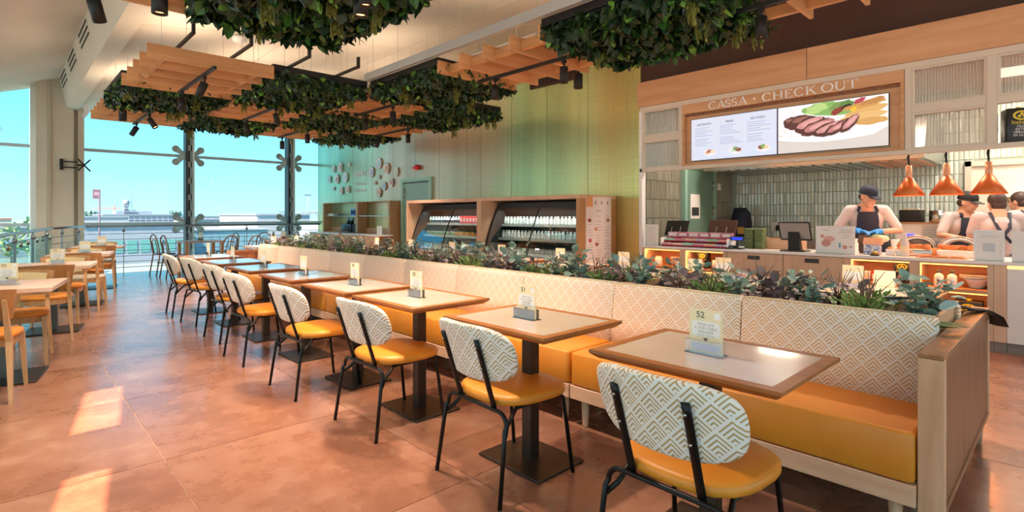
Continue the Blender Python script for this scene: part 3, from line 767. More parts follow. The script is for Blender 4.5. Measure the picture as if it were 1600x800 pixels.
# pale metal rail along the plant frame, and dark support bars above
single('ceiling_rail', MB().box(3.70, 3.765, 1.0, 6.88, 3.20, 3.27).box(3.69, 3.705, 1.0, 6.88, 3.19, 3.29), MT['grey_paint'], 'long pale grey metal rail suspended beside the hanging greenery', 'rail')
for i, x in enumerate((1.45, 2.02, 2.68, 3.32)):
    o = thing('support_bar', 'dark steel support bar with upturned end, %s from the boxed beam' % ('first', 'second', 'third', 'fourth')[i], 'bar', (x, 6.35, 3.20), 0, 'support bars above the rafts')
    MB().box(-.015, .015, 0, 2.6, 0, .03).build('bar', MT['matte_black'], o); MB().box(-.015, .015, -.02, .02, 0, .14).build('upturn', MT['matte_black'], o)
    MB().cyl((x, 6.65), .0022, 3.231, zc(x)+.01, 4).build('suspension_wire', MT['grey_paint'], ceil)
# ---- track lights
SPOT = 12
def spot_head(parent, x, y, tilt=0, yaw=0, ztop=-.03, lamp=True, r=.045, h=.17):
    e_ = bpy.data.objects.new('spotlight', None)
    mb = MB(); mb.lathe([(0.001, 0), (r, 0), (r, -h), (r*.86, -h), (r*.80, -h+.025), (.001, -h+.03)], (0, 0, 0), 18, False, False)
    M_ = Matrix.Translation((x, y, ztop-.05)) @ Matrix.Rotation(yaw, 4, 'Z') @ Matrix.Rotation(tilt, 4, 'X')
    mb.xf(M_); hd = mb.build('spotlight_head', MT['matte_black'], parent)
    lm = MB(); lm.lathe([(.001, -h+.028), (r*.8, -h+.022)], (0, 0, 0), 14, False, False).xf(M_); lm.build('lens', MT['bulb'], hd)
    MB().tube([(x, y, ztop+.03), (x, y, ztop-.06)], .012, 6).box(x-.02, x+.02, y-.02, y+.02, ztop-.005, ztop+.025).build('swivel', MT['matte_black'], parent)
    if lamp:
        ld = bpy.data.lights.new('spot', 'SPOT'); ld.energy = SPOT*10; ld.spot_size = R(95); ld.spot_blend = .9; ld.shadow_soft_size = .05; ld.color = lin('#ffe7d0'); ld.specular_factor = .06
        lo = bpy.data.objects.new('spot', ld); COL.objects.link(lo); lo.parent = parent; lo.matrix_local = M_ @ Matrix.Translation((0, 0, -h-.012))
def track(x, y0, y1, label, spots):
    o = thing('track_light', label, 'track light', (x, y0, 2.965), 0, 'track lights')
    MB().box(-.018, .018, 0, y1-y0, 0, .034).build('track', MT['matte_black'], o)
    for (yy, t_, yw) in spots: spot_head(o, 0, yy-y0, t_, yw)
    return o
track(1.75, 6.72, 8.43, 'black track under the two-spot raft beside the beam, both spotlights angled', [(7.15, .55, .5), (8.25, 0, 0)])
track(1.75, 10.15, 11.9, 'black track under the raft in front of the windows beside the beam', [(10.45, -.6, .9), (11.6, .7, .6)])
track(3.08, 8.3, 10.1, 'black track under the raft framed by greenery', [(8.55, .45, -.7), (9.9, 0, 0)])
track(4.31, 6.73, 8.3, 'black track under the raft above the chilled cabinets', [(7.15, 0, 0), (8.0, 0, 0)])
track(4.31, 10.1, 11.8, 'black track under the raft near the windows, third row', [(10.3, 0, 0), (11.6, 0, 0)])
track(5.70, 8.45, 10.15, 'black track under the raft closest to the green wall', [(8.9, 0, 0), (10.0, .4, .5)])
track(4.34, 3.43, 5.17, 'black track under the raft in front of the dark grille', [(3.75, 0, 0), (4.85, 0, 0)])
track(4.39, .2, 1.99, 'black track under the raft before the checkout sign', [(.6, 0, 0), (1.72, 0, 0)])
track(.48, 3.4, 5.2, 'black track under the raft beside the boxed beam', [(3.9, 0, 0), (4.93, -.6, 2.6)])
track(1.78, 1.70, 3.42, 'black track overhead beside the large greenery', [(2.2, 0, 0), (3.3, 0, 0)])
for x, y, lb in ((.86, 4.75, 'black cylinder spotlight with chrome lens under the raft beside the beam'), (4.98, 4.08, 'black cylinder spotlight with chrome lens in front of the green wall'), (1.4, 10.5, 'small black cylinder spotlight behind the trailing greenery'), (1.98, 3.75, 'black cylinder spotlight hanging among the large greenery overhead'), (4.9, 9.9, 'black cylinder spotlight under the raft near the plate wall')):
    o = thing('ceiling_spotlight', lb, 'spotlight', (x, y, 3.02), 0, 'cylinder spotlights'); spot_head(o, 0, 0, 0, 0, .02, True, .055, .17)
    bpy.data.objects.remove([c for c in KIDS[o.as_pointer()] if c.name.startswith('swivel')][0]); KIDS[o.as_pointer()] = []
    MB().cyl((0, 0), .02, -.04, .12, 8).build('stem', MT['matte_black'], o)
single('smoke_detector', MB().lathe([(.001, -.10), (.05, -.10), (.09, -.07), (.10, -.02), (.06, 0), (.001, 0)], (2.45, 8.2, zc(2.45)-.012), 16), MT['white'], 'round white smoke detector on the ceiling above the support bars', 'detector')
o = thing('wall_sensor', 'small white sensor on a bracket under the boxed beam by the column', 'sensor', (1.30, 14.6, 3.55))
MB().box(-.03, .03, -.03, .03, .02, .13).build('bracket', MT['white'], o); MB().obox((0, 0, -.06), (.08, .07, .16), Matrix.Rotation(.5, 3, 'Y')).build('body', MT['white_g'], o)

# ================================================================ BANQUETTE BENCHES
def bench_unit():
    # local: x toward the back, front face at x=0, y from 0 to W along the bench
    W = 1.735
    o = thing('banquette_bench', '', 'bench', (0, 0, 0), 0, 'double banquette row')
    MB().rbox(.0, .47, .004, W-.004, .255, .455, .022, 3).build('seat_cushion', MT['yellow'], o)
    MB().box(.0, .5, 0, W, .168, .252).build('seat_frame', MT['pale_y'], o, .003, 1)
    leg = MB().lathe([(.016, 0), (.018, .004), (.027, .17)], (0, 0, 0), 12).mesh('leg', MT['pale_z'])
    for x in (.06, .42):
        for y in (.075, W-.075): mesh_obj('leg', leg, o, loc=(x, y, 0))
    bk = MB()
    Wb = .874
    for k in range(2):
        y0, y1 = k*Wb+.003, (k+1)*Wb-.003
        # reclined cushion with soft rounded rim
        n_ = 9
        prof = [(.425, .44), (.445, .60), (.462, .74), (.468, .80), (.474, .825), (.486, .838), (.51, .843), (.54, .843), (.545, .83), (.545, .44)]
        r_ = [[(x+(.012 if e else 0), yy, z-(.012 if e and z > .8 else 0)) for x, z in prof] for yy, e in ((y0, 1), (y0+.006, 0.2), (y0+.016, 0), (y1-.016, 0), (y1-.006, .2), (y1, 1))]
        m_ = MB().loft(r_, True, True, True)
        m_.build('back_cushion', MT['diamond_bench'], o)
        MB().tube([(.49, y0+.01, .842), (.49, y1-.01, .842)], .006, 6).build('piping', MT['mosaic_edge'], KIDS[o.as_pointer()][-1])
    return o
BX0 = 2.55
ord_ = ['first', 'second', 'third', 'fourth', 'fifth', 'sixth', 'seventh', 'eighth', 'ninth', 'tenth']
bu = bench_unit(); bu.location = (BX0, .42, 0)
bu['label'] = 'yellow banquette with diamond-patterned back, first from the wooden end panel, aisle side'
for i in range(1, 5): copy_tree(bu, loc=(BX0, .42+1.745*i, 0), label='yellow banquette with diamond-patterned back, %s from the wooden end panel, aisle side' % ord_[i])
for i in range(5): copy_tree(bu, loc=(4.16, .42+1.745*(i+1)-.01, 0), rz=math.pi, label='yellow banquette behind the planter, %s from the end panel, kitchen side' % ord_[i])
# end panel with framed sides
def end_panel(y, label, sgn):
    o = thing('end_panel', label, 'panel', (2.57, y, 0))
    for x in (0, 1.53): MB().box(x, x+.05, 0, .082, .15, .75).build('stile', MT['pale_z'], o, .002, 1)
    for z0, z1 in ((.705, .75), (.15, .175)): MB().box(.05, 1.53, 0, .082, z0, z1).build('rail', MT['dark_oak_z'], o, .002, 1)
    MB().box(.05, 1.53, .008, .074, .175, .705).build('infill_board', MT['dark_oak_z'], o)
    for x in (.12, 1.46):
        MB().lathe([(.018, 0), (.028, .15)], (x, .041, 0), 12).build('leg', MT['pale_z'], o)
    return o
end_panel(.335, 'framed oak end panel closing the double banquette, nearest the checkout', 1)
end_panel(9.15, 'oak end panel closing the banquette at the window end', -1)
# top board of the panel, darker varnished
single('panel_cap', MB().box(2.57, 4.15, .335, .417, .751, .765), wood('cap', '#a9713f', '#955f34', 'x', .3), 'varnished oak cap board on top of the near end panel', 'board', bevel=.002, seg=1)

# ---- planter trough between the benches
tr_m = wood('trough', '#d6b08a', '#c79c74', 'y')
for i in range(5):
    o = thing('planter_trough', 'narrow wooden planter trough between the benches, %s from the wooden end panel' % ord_[i], 'planter', (3.355, .43+1.745*i, 0), 0, 'planter troughs between the benches')
    MB().box(-.245, -.225, 0, 1.735, .18, .83).box(.225, .245, 0, 1.735, .18, .83).box(-.225, .225, 0, .02, .18, .83).box(-.225, .225, 1.715, 1.735, .18, .83).box(-.225, .225, .02, 1.715, .18, .2).build('box', tr_m, o)
    MB().box(-.224, .224, .021, 1.714, .74, .79).build('soil', mat('soil', '#3a2c22', .95) if i == 0 else bpy.data.materials['soil'], o)
EU = leafmat('eucalyptus', ['#8aa493', '#9db5a8', '#76917f', '#b0c6bb', '#6a846f', '#94ac93', '#c2d2ca'], .5)
PU = leafmat('heuchera', ['#8c7c7e', '#a08c90', '#786a6c', '#b3a1a6', '#6c5e5c', '#9c968a'], .5)
FI = leafmat('filler', ['#7c9c52', '#93b062', '#658444', '#a8c272', '#5c7a42'], .5)
EUs = leafmat('eucalyptus_leaf', ['#86a291', '#9db5a8', '#718d7a', '#bdd3cd', '#668069', '#a5c2c0', '#90aa90'], .5, island=False)
PUs = leafmat('heuchera_leaf', ['#7a6a6c', '#9a868c', '#65575a', '#b6a3b0'], .5, island=False)
stem_m = mat('stem', '#7d6450', .7)
def round_leaf(mb, c, d, nn, l, w_):
    d = d.normalized(); s_ = d.cross(nn).normalized(); n_ = s_.cross(d).normalized()
    pts = [c]; K = 8
    for k in range(K):
        a = math.pi*2*k/K; pts.append(c+d*(l*.5-l*.5*math.cos(a))+s_*(w_*.5*math.sin(a))+n_*(.12*l*math.sin(a)**2))
    pts.append(c+d*l*.5)
    mb.add(pts[1:], [(k, (k+1) % K, K) for k in range(K)], True)
def plant_mesh(kind, seed):
    rr = random.Random(seed); mb = MB()
    if kind == 'eu':
        for s_ in range(6):
            a = rr.uniform(0, 6.28); h = rr.uniform(.12, .26); lean = rr.uniform(.03, .16)
            tip = Vector((math.cos(a)*lean, math.sin(a)*lean, h))
            for k in range(9):
                f = .15+.85*k/9; c = Vector((tip.x*f*f, tip.y*f*f, h*f))
                ang = rr.uniform(0, 6.28); d = Vector((math.cos(ang), math.sin(ang), rr.uniform(-.2, .7)))
                round_leaf(mb, c, d, Vector((rr.uniform(-.6, .6), rr.uniform(-.6, .6), 1)), rr.uniform(.035, .07), rr.uniform(.03, .055))
        m = EU
    elif kind == 'pu':
        for k in range(75):
            a = rr.uniform(0, 6.28); q = rr.random()**.6*.17; c = Vector((math.cos(a)*q, math.sin(a)*q, rr.uniform(.0, .13)*(1-q)))
            d = Vector((math.cos(a), math.sin(a), rr.uniform(-.4, .6)))
            round_leaf(mb, c, d, Vector((rr.uniform(-.7, .7), rr.uniform(-.7, .7), 1)), rr.uniform(.03, .055), rr.uniform(.025, .045))
        m = PU
    else:
        for k in range(110):
            a = rr.uniform(0, 6.28); q = rr.random()*.14; c = Vector((math.cos(a)*q, math.sin(a)*q, rr.uniform(0, .1)))
            d = Vector((math.cos(a)*.7, math.sin(a)*.7, rr.uniform(.1, 1.2)))
            leafquad(mb, c, d, Vector((rr.uniform(-1, 1), rr.uniform(-1, 1), .6)), rr.uniform(.035, .06), .009)
        m = FI
    return mb.mesh('foliage', m)
PM = {k: [plant_mesh(k, s_+7) for s_ in range(4)] for k in ('eu', 'pu', 'fi')}
stems = []
for s_ in range(3):
    rr = random.Random(s_+90); mb = MB()
    for k in range(7):
        a = rr.uniform(0, 6.28); h = rr.uniform(.13, .27); q = rr.uniform(.02, .15)
        mb.tube([(0, 0, 0), (q*.4*math.cos(a), q*.4*math.sin(a), h*.6), (q*math.cos(a), q*math.sin(a), h)], [.004, .003, .0015], 4)
    stems.append(mb.mesh('stems', stem_m))
euleaf = []
for k, (l, w_) in enumerate(((.075, .06), (.095, .062), (.06, .055))):
    for mm in (EUs, PUs):
        mb = MB(); round_leaf(mb, Vector((0, 0, 0)), Vector((1, 0, .15)), Vector((0, 0, 1)), l, w_); euleaf.append(mb.mesh('leaf', mm))
LB = {'eu': 'grey-green eucalyptus spray', 'pu': 'purple-brown foliage clump', 'fi': 'fine bright green filler clump'}
rr = random.Random(21); y = .52; i = 0
seq = ['eu', 'fi', 'eu', 'pu', 'eu', 'fi', 'pu', 'eu', 'pu', 'fi', 'eu']
while y < 9.1:
    near = y < 4.6
    for row, xx in enumerate((-.12, .10)):
        k = seq[(i+row*4) % len(seq)]
        o = thing('planter_plant', '%s in the %s planter trough from the end panel, %s side' % (LB[k], ord_[min(4, int((y-.43)/1.745))], ('aisle', 'kitchen')[row]), 'plant', (3.355+xx+rr.uniform(-.03, .03), y+rr.uniform(-.04, .04), .79), rr.uniform(0, 6.28), {'eu': 'eucalyptus sprays', 'pu': 'purple foliage clumps', 'fi': 'green filler clumps'}[k])
        sc = rr.uniform(.72, 1.02); o.scale = (sc, sc, sc)
        mesh_obj('foliage', PM[k][i % 4], o)['kind'] = 'stuff'
        mesh_obj('stems', stems[i % 3], o)
        if near and k != 'fi':
            for q in range(15 if y < 2.4 else 9):
                lf = mesh_obj('leaf', euleaf[(q*2+(k == 'pu')) % 6], o)
                a = rr.uniform(0, 6.28); d_ = rr.uniform(.02, .13)
                lf.location = (d_*math.cos(a), d_*math.sin(a), rr.uniform(.05, .24 if k == 'eu' else .15))
                lf.rotation_euler = (rr.uniform(-.9, .9), rr.uniform(-1.0, .4), a+rr.uniform(-.6, .6))
    y += .215; i += 1
# broad leaf sprig and black ribbon over the end panel
o = thing('leaf_sprig', 'broad dark green leaf sprig lying over the oak end panel cap', 'plant', (3.12, .45, .775))
for k, (dx, dy, a) in enumerate(((0, 0, -.9), (.05, .03, -1.3), (-.06, .02, -1.8))):
    mb = MB(); leafquad(mb, Vector((dx, dy, .005+.012*k)), Vector((math.cos(a), math.sin(a), .05)), Vector((0, 0, 1)), .17, .035, .12); mb.build('leaf', LG1, o)
def ribbon(path, w0, w1, mm, name, parent, th=.004):
    mb = MB(); P = [Vector(p) for p in path]; ringset = []
    for i, p in enumerate(P):
        t = (P[min(i+1, len(P)-1)]-P[max(i-1, 0)]).normalized(); s_ = t.cross(Vector((.3, -.2, 1))).normalized(); n_ = s_.cross(t)
        w_ = w0+(w1-w0)*i/(len(P)-1)
        ringset.append([p+s_*w_, p+n_*th, p-s_*w_, p-n_*th])
    return mb.loft(ringset, True, True, True).build(name, mm, parent)
o = thing('black_strap', 'black fabric strap draped over the far corner of the end panel', 'strap', (3.95, .40, .77))
ribbon([(-.85, .22, .13), (-.55, .14, .11), (-.30, .06, .06), (-.08, -.01, .015), (.06, -.05, .0), (.16, -.085, -.04), (.2, -.10, -.10)], .02, .055, MT['matte_black'], 'band', o, .008)
ribbon([(-.5, .10, .012), (-.3, .02, .02), (-.1, -.01, .01), (.05, -.04, .004)], .006, .006, MT['matte_black'], 'cord', o)

# ================================================================ BISTRO TABLES IN FRONT OF THE BENCH
def bistro_table():
    o = thing('bistro_table', '', 'table', (0, 0, 0))
    a, b_ = .30, .378
    # bevelled hardwood edge: chamfered underside, four mitred frame pieces round a pale stone-look inlay
    w_ = .045
    def ring(i, z): return [(-a+i, -b_+i, z), (a-i, -b_+i, z), (a-i, b_-i, z), (-a+i, b_-i, z)]
    rim = MB().loft([ring(w_+.03, .715), ring(.028, .715), ring(0, .737), ring(0, .75), ring(w_, .75), ring(w_, .74)], True, False, False, False)
    rim.build('edge_frame', MT['top_oak'], o)
    MB().box(-a+w_, a-w_, -b_+w_, b_-w_, .72, .7495).build('inlay', MT['stone_top'], o)
    MB().box(-.033, .033, -.033, .033, .012, .716).build('pedestal', MT['bronze'], o, .002, 1)
    MB().box(-.12, .12, -.12, .12, .707, .716).build('mount_plate', MT['bronze'], o)
    MB().rbox(-.175, .175, -.225, .225, 0, .013, .006, 2).build('base_plate', MT['bronze'], o)
    return o
def card_holder(num, label, loc, rz=0, detail=True, cat='table sign', grp='table number cards'):
    o = thing('table_card', label, cat, loc, rz, grp)
    # clear stand: local -x is the face, y runs along
    MB().box(-.03, .03, -.078, .078, 0, .003).box(-.022, -.019, -.078, .078, .003, .055).box(.012, .015, -.078, .078, .003, .055).build('acrylic_stand', MT['acrylic'], o)
    c = MB().box(-.002, .0015, -.07, .07, .004, .175).build('card', MT['card'], o)
    m_ = lambda y, z: face((0, -1, 0), (-.0026, y, z))
    # white bubble with rounded corners
    pts = []
    for qy, qz, a0 in ((1, 1, 0), (-1, 1, 90), (-1, -1, 180), (1, -1, 270)):
        for k in range(4):
            a = R(a0+30*k); pts.append((-.0024, qy*(.058-.012)+.012*math.cos(a), .098+qz*(.03-.012)+.012*math.sin(a)))
    MB().poly(pts[::-1]).build('message_panel', MT['white_g'], c)
    MB().poly([(-.0024, .06, .012), (-.0024, -.06, .012), (-.0024, -.06, .04), (-.0024, .06, .04)]).build('lower_band', mat('card_band', '#dcd6e8', .5) if 'card_band' not in bpy.data.materials else bpy.data.materials['card_band'], c)
    if detail:
        text('number', num, .036, MT['ink'], c, m_(.022, .152))
        for s_, z, q in (('POSA QUI', .115, .015), ('IL TUO TABLE', .1, .015), ('TRACKER', .085, .015), ('Place your tracker here', .073, .0075)): text('message', s_, q, MT['ink_l'], c, m_(0, z))
        MB().poly([(-.0026, .012, .062), (-.0026, -.012, .062), (-.0026, 0, .048)]).build('arrow', MT['ink'], c)
        MB().poly([(-.0026, -.035, .165), (-.0026, -.06, .165), (-.0026, -.06, .14), (-.0026, -.035, .14)]).build('corner_patch', MT['white_g'], c)
    return o
bt = bistro_table()
TYS = [1.0, 2.007, 3.06, 3.93, 4.93, 5.98, 7.04, 8.10]
for i, y in enumerate(TYS):
    lb = 'stone-topped bistro table on black pedestal, %s from the wooden end panel, aisle side' % ord_[i]
    if i == 0: bt.location = (2.05, y, 0); bt['label'] = lb; bt['group'] = 'bistro tables along the banquette'
    else: copy_tree(bt, loc=(2.05, y, 0), label=lb)
    card_holder(str(52-i), 'cream number card in a clear stand on the %s bistro table from the end panel' % ord_[i], (2.03, y+.01, .7502), 0, i < 4)
for i, y in enumerate(TYS):
    copy_tree(bt, loc=(4.68, y, 0), label='stone-topped bistro table behind the planter, %s from the end panel, kitchen side' % ord_[i], group='bistro tables on the kitchen side')
    card_holder(str(62-i), 'cream number card behind the planter, on the %s kitchen-side table' % ord_[i], (4.66, y+.15, .7502), 0, False)

# ================================================================ PATTERNED CHAIRS
def bistro_chair():
    o = thing('dining_chair', '', 'chair', (0, 0, 0))
    # seat: rounded trapezoid pad; chair faces +x
    def outline(s_, dz):
        pts = []
        for k in range(28):
            a = 2*math.pi*k/28; ca, sa = math.cos(a), math.sin(a); n_ = 2.9
            r_ = (abs(ca)**n_+abs(sa)**n_)**(-1/n_)
            x = r_*ca*.235; y = r_*sa*(.245+.015*ca)
            pts.append((x*s_+.02, y*s_, dz))
        return pts
    MB().loft([outline(.90, .408), outline(.985, .416), outline(1.0, .432), outline(.985, .448), outline(.92, .457), outline(.6, .461), outline(.05, .460)], True, True, True).build('seat', MT['yellow'], o)
    # curved oval back
    rings = []
    def backpt(u, v, off):
        y = u*.275; x = -.280+.085*u*u-.045*v; z = .665+v*.140
        return (x+off, y, z)
    K = 40
    def bring(s_, off):
        pts = []
        for k in range(K):
            a = 2*math.pi*k/K; ca, sa = math.cos(a), math.sin(a); n_ = 3.4
            r_ = (abs(ca)**n_+abs(sa)**n_)**(-1/n_)
            u = r_*ca*s_; v = r_*sa*s_
            v = v*(1.0 if v < 0 else .98) ; pts.append(backpt(u*(1-.05*max(0, -v)), v, off))
        return pts
    rr_ = [bring(.04, -.022), bring(.35, -.022), bring(.7, -.022), bring(.93, -.021), bring(.985, -.013), bring(1.0, 0), bring(.985, .013), bring(.93, .021), bring(.6, .026), bring(.04, .026)]
    MB().loft(rr_, True, True, True).build('backrest', MT['diamond_chair'], o)
    fr = .0105
    # rear legs bent over into one bar behind the seat
    path = [(-.27, .25, 0), (-.225, .232, .33)]
    for k in range(7):
        a = R(90*k/6); path.append((-.213, .228-.055*(1-math.cos(a)), .345+.055*math.sin(a)))
    full = path+[(x, -y, z) for x, y, z in path[::-1]]
    MB().tube(full, fr, 8).build('rear_legs', MT['black_metal'], o)
    for s_ in (1, -1):
        MB().tube([(.235, s_*.225, 0), (.185, s_*.205, .385), (.17, s_*.2, .402), (.1, s_*.195, .405), (-.12, s_*.19, .40), (-.19, s_*.205, .335), (-.223, s_*.231, .30)], fr, 8).build('front_leg', MT['black_metal'], o)
        pst = MB().tube([(-.205, s_*.13, .405), (-.215, s_*.13, .44), (-.30, s_*.132, .70), (-.312, s_*.132, .735)], [.0135]*4, 8, flat=(1.25, .7)).build('back_post', MT['black_metal'], o)
        for z, x in ((.60, -.279), (.70, -.312)): MB().ball((x, s_*.131, z), .006, 8, 5).build('screw', MT['steel'], pst)
    MB().tube([(.12, -.2, .402), (.12, .2, .402)], .009, 6).build('cross_bar', MT['black_metal'], o)
    return o
ch = bistro_chair()
CYS = [.93, 1.985, 3.0, 4.0, 5.17, 6.2, 7.33, 8.14]
cxs = [1.80, 1.87, 1.81, 1.755, 1.76, 1.85, 1.88, 1.85]
crz = [-.02, -.04, .02, .0, .03, .04, .10, -.06]
for i, y in enumerate(CYS):
    lb = 'yellow-seat chair with diamond-patterned oval back at the %s table from the end panel' % ord_[i]
    if i == 0: ch.location = (cxs[0], y, 0); ch.rotation_euler = (0, 0, crz[0]); ch['label'] = lb; ch['group'] = 'patterned chairs along the aisle'
    else: copy_tree(ch, loc=(cxs[i], y, 0), rz=crz[i], label=lb)

# ================================================================ LEFT ROW: OAK TABLES AND CHAIRS
def cane():
    m, t, b = newmat('cane'); b.inputs['Roughness'].default_value = .6
    tc = N(t, 'ShaderNodeTexCoord'); s = N(t, 'ShaderNodeSeparateXYZ'); t.links.new(tc.outputs['Object'], s.inputs[0])
    a = mth(t, 'FRACT', mth(t, 'MULTIPLY', mth(t, 'ADD', s.outputs['Y'], 5), 70)); c = mth(t, 'FRACT', mth(t, 'MULTIPLY', mth(t, 'ADD', s.outputs['Z'], 5), 70))
    f = mth(t, 'MULTIPLY', mth(t, 'GREATER_THAN', a, .6), mth(t, 'GREATER_THAN', c, .6))
    t.links.new(mixc(t, f, lin('#e6cf9d'), lin('#a07c4c')), b.inputs['Base Color']); return m
MT['cane'] = cane()
def oak_chair(seatmat):
    o = thing('oak_chair', '', 'chair')
    def outline(s_, z):
        pts = []
        for k in range(24):
            a = 2*math.pi*k/24; ca, sa = math.cos(a), math.sin(a); n_ = 3.2; r_ = (abs(ca)**n_+abs(sa)**n_)**(-1/n_)
            pts.append((.015+r_*ca*.22*s_, r_*sa*(.225+.012*ca)*s_, z))
        return pts
    MB().loft([outline(.95, .425), outline(1, .44), outline(.97, .462), outline(.6, .470), outline(.05, .468)], True, True, True).build('seat', seatmat, o)
    MB().loft([outline(.93, .375), outline(.95, .424)], True, True, True, False).build('seat_rail', MT['chair_oak'], o)
    for s_ in (1, -1):
        def lg(p0, p1, w0, w1):
            p0, p1 = Vector(p0), Vector(p1)
            return MB().loft([[(p.x-w, p.y-w*.8, p.z), (p.x+w, p.y-w*.8, p.z), (p.x+w, p.y+w*.8, p.z), (p.x-w, p.y+w*.8, p.z)] for p, w in ((p0, w0), (p0.lerp(p1, .5), (w0+w1)/2), (p1, w1))], True, True, True, False)
        lg((.215, s_*.215, 0), (.185, s_*.195, .42), .013, .021).build('front_leg', MT['chair_oak'], o)
        lg((-.28, s_*.225, 0), (-.20, s_*.20, .42), .013, .022).build('rear_leg', MT['chair_oak'], o)
        lg((-.20, s_*.20, .42), (-.285, s_*.19, .72), .022, .014).build('back_post', MT['chair_oak'], o)
    # bent plywood back, wider than the posts, cane set into its front
    def sheet(off, k0=1.0, zz=(.575, .785)):
        rings = []
        for j in range(7):
            v = j/6; z = zz[0]+(zz[1]-zz[0])*v
            row = []
            for i_ in range(13):
                u = -1+2*i_/12
                w_ = (.245-.03*(1-v))*k0
                row.append((-.262-.25*(z-.60)+.075*u*u+off, u*w_, z+.012*(1-u*u)*(1 if v > .5 else -1)))
            rings.append(row)
        return rings
    f_, b_ = sheet(.010), sheet(-.006)
    mb = MB(); mb.loft(f_, False, smooth=True); mb.loft([r_[::-1] for r_ in b_], False, smooth=True)
    for r1, r2 in ((f_[0], b_[0]), (f_[-1], b_[-1])): mb.loft([r1, r2], False)
    for idx in (0, -1): mb.loft([[r_[idx] for r_ in f_], [r_[idx] for r_ in b_]], False)
    mb.build('backrest', MT['ply'], o)
    c1 = sheet(.0125, .80, (.60, .765)); MB().loft(c1, False).build('cane_panel', MT['cane'], KIDS[o.as_pointer()][-1])
    return o
oc1 = oak_chair(MT['orange_seat']); oc2 = oak_chair(MT['cream_seat'])
def oak_table():
    o = thing('oak_table', '', 'table')
    MB().box(-.36, .36, -.36, .36, .712, .75).build('table_top', MT['table_pale'], o, .004, 1)
    MB().box(-.035, .035, -.035, .035, .012, .712).build('pedestal', mat('grey_post', '#6d6964', .4, metal=.5), o)
    MB().rbox(-.25, .25, -.25, .25, 0, .014, .006, 2).build('base_plate', MT['bronze'], o)
    MB().box(-.14, .14, -.14, .14, .70, .712).build('mount_plate', MT['bronze'], o)
    return o
ot = oak_table()
PH = R(-11.5); ez = Vector((math.sin(-PH), math.cos(PH))); en = Vector((math.cos(PH), math.sin(PH)))   # along row, across to the aisle
c0 = Vector((.0, 5.87)); used = {'c1': False, 'c2': False, 't': False}
def put(key, src, x, y, rz, label, group):
    if not used[key]:
        used[key] = True; src.location = (x, y, 0); src.rotation_euler = (0, 0, rz); src['label'] = label; src['group'] = group; return src
    return copy_tree(src, loc=(x, y, 0), rz=rz, label=label, group=group)
nm = ['fourth', 'third', 'second', 'first']
for i in range(4):
    c = c0+ez*(2.13*i)
    put('t', ot, c.x, c.y, PH, 'pale oak square café table, %s from the cream column' % nm[i], 'oak tables along the railing')
    card_holder(str(70+i), 'cream number card on the %s oak table from the cream column' % nm[i], (c.x+.03, c.y-.05, .7502), R(62), i < 2, grp='cards on the oak tables')
    for s_, wd in ((-1, 'aisle-end side'), (1, 'column side')):
        d = {(-1, 0): -.50, (-1, 1): -.47, (-1, 2): -.50, (-1, 3): -.5}.get((s_, i), .52)
        p = c+ez*(d if s_ < 0 else .55)+en*((-.02, .0, .08, .04)[i] if s_ < 0 else -.02)
        k = 'c2' if (i == 2 and s_ < 0) or (i == 3 and s_ > 0) else 'c1'
        rz = (R(90)+PH if s_ < 0 else R(-90)+PH)+((0, .12, -.10, .06)[i] if s_ < 0 else (.1, -.08, .05, .1)[i])
        put(k, oc2 if k == 'c2' else oc1, p.x, p.y, rz, '%s oak chair, at the %s oak table from the cream column, %s' % ('cream-seat' if k == 'c2' else 'orange-seat', nm[i], wd), 'oak chairs along the railing')

# ================================================================ FAR CORNER: BENTWOOD CHAIRS AND TABLES
bent_m = wood('bentwood', '#8d6545', '#775236', 'z', .35)
def bentwood():
    o = thing('bentwood_chair', '', 'chair')
    MB().lathe([(.001, .44), (.19, .44), (.20, .455), (.19, .468), (.001, .465)], (0, 0, 0), 20).build('seat', bent_m, o)
    path = [(-.24, .17, 0), (-.17, .165, .45), (-.21, .17, .70)]
    for k in range(1, 8):
        a = R(180*k/8); path.append((-.235, .17*math.cos(a), .72+.17*math.sin(a)))
    path += [(-.21, -.17, .70), (-.17, -.165, .45), (-.24, -.17, 0)]
    MB().tube(path, .013, 7).build('back_hoop', bent_m, o)
    path = [(-.18, .09, .46), (-.21, .095, .66)]+[(-.225, .095*math.cos(R(180*k/6)), .68+.10*math.sin(R(180*k/6))) for k in range(1, 6)]+[(-.21, -.095, .66), (-.18, -.09, .46)]
    MB().tube(path, .009, 6).build('inner_hoop', bent_m, o)
    for s_ in (1, -1): MB().tube([(.20, s_*.17, 0), (.15, s_*.13, .45)], [.010, .014], 7).build('front_leg', bent_m, o)
    MB().tube([(.155*math.cos(R(30*k)), .155*math.sin(R(30*k)), .26) for k in range(12)], .008, 6, closed=True).build('leg_ring', bent_m, o)
    return o
bc = bentwood(); first = True
lst = [(2.62, 13.9, .2), (2.66, 13.1, .15), (3.35, 12.2, 1.9), (3.65, 11.7, 2.0), (4.0, 11.2, 2.1), (3.85, 13.9, 3.3), (4.45, 13.3, -2.2), (4.7, 13.9, 2.9), (4.95, 12.5, 2.7), (5.3, 13.9, 2.4), (5.3, 11.5, -.4), (5.75, 12.4, 2.9), (5.2, 9.6, .3), (5.35, 8.6, .0), (5.2, 7.7, .2), (5.3, 10.6, .2)]
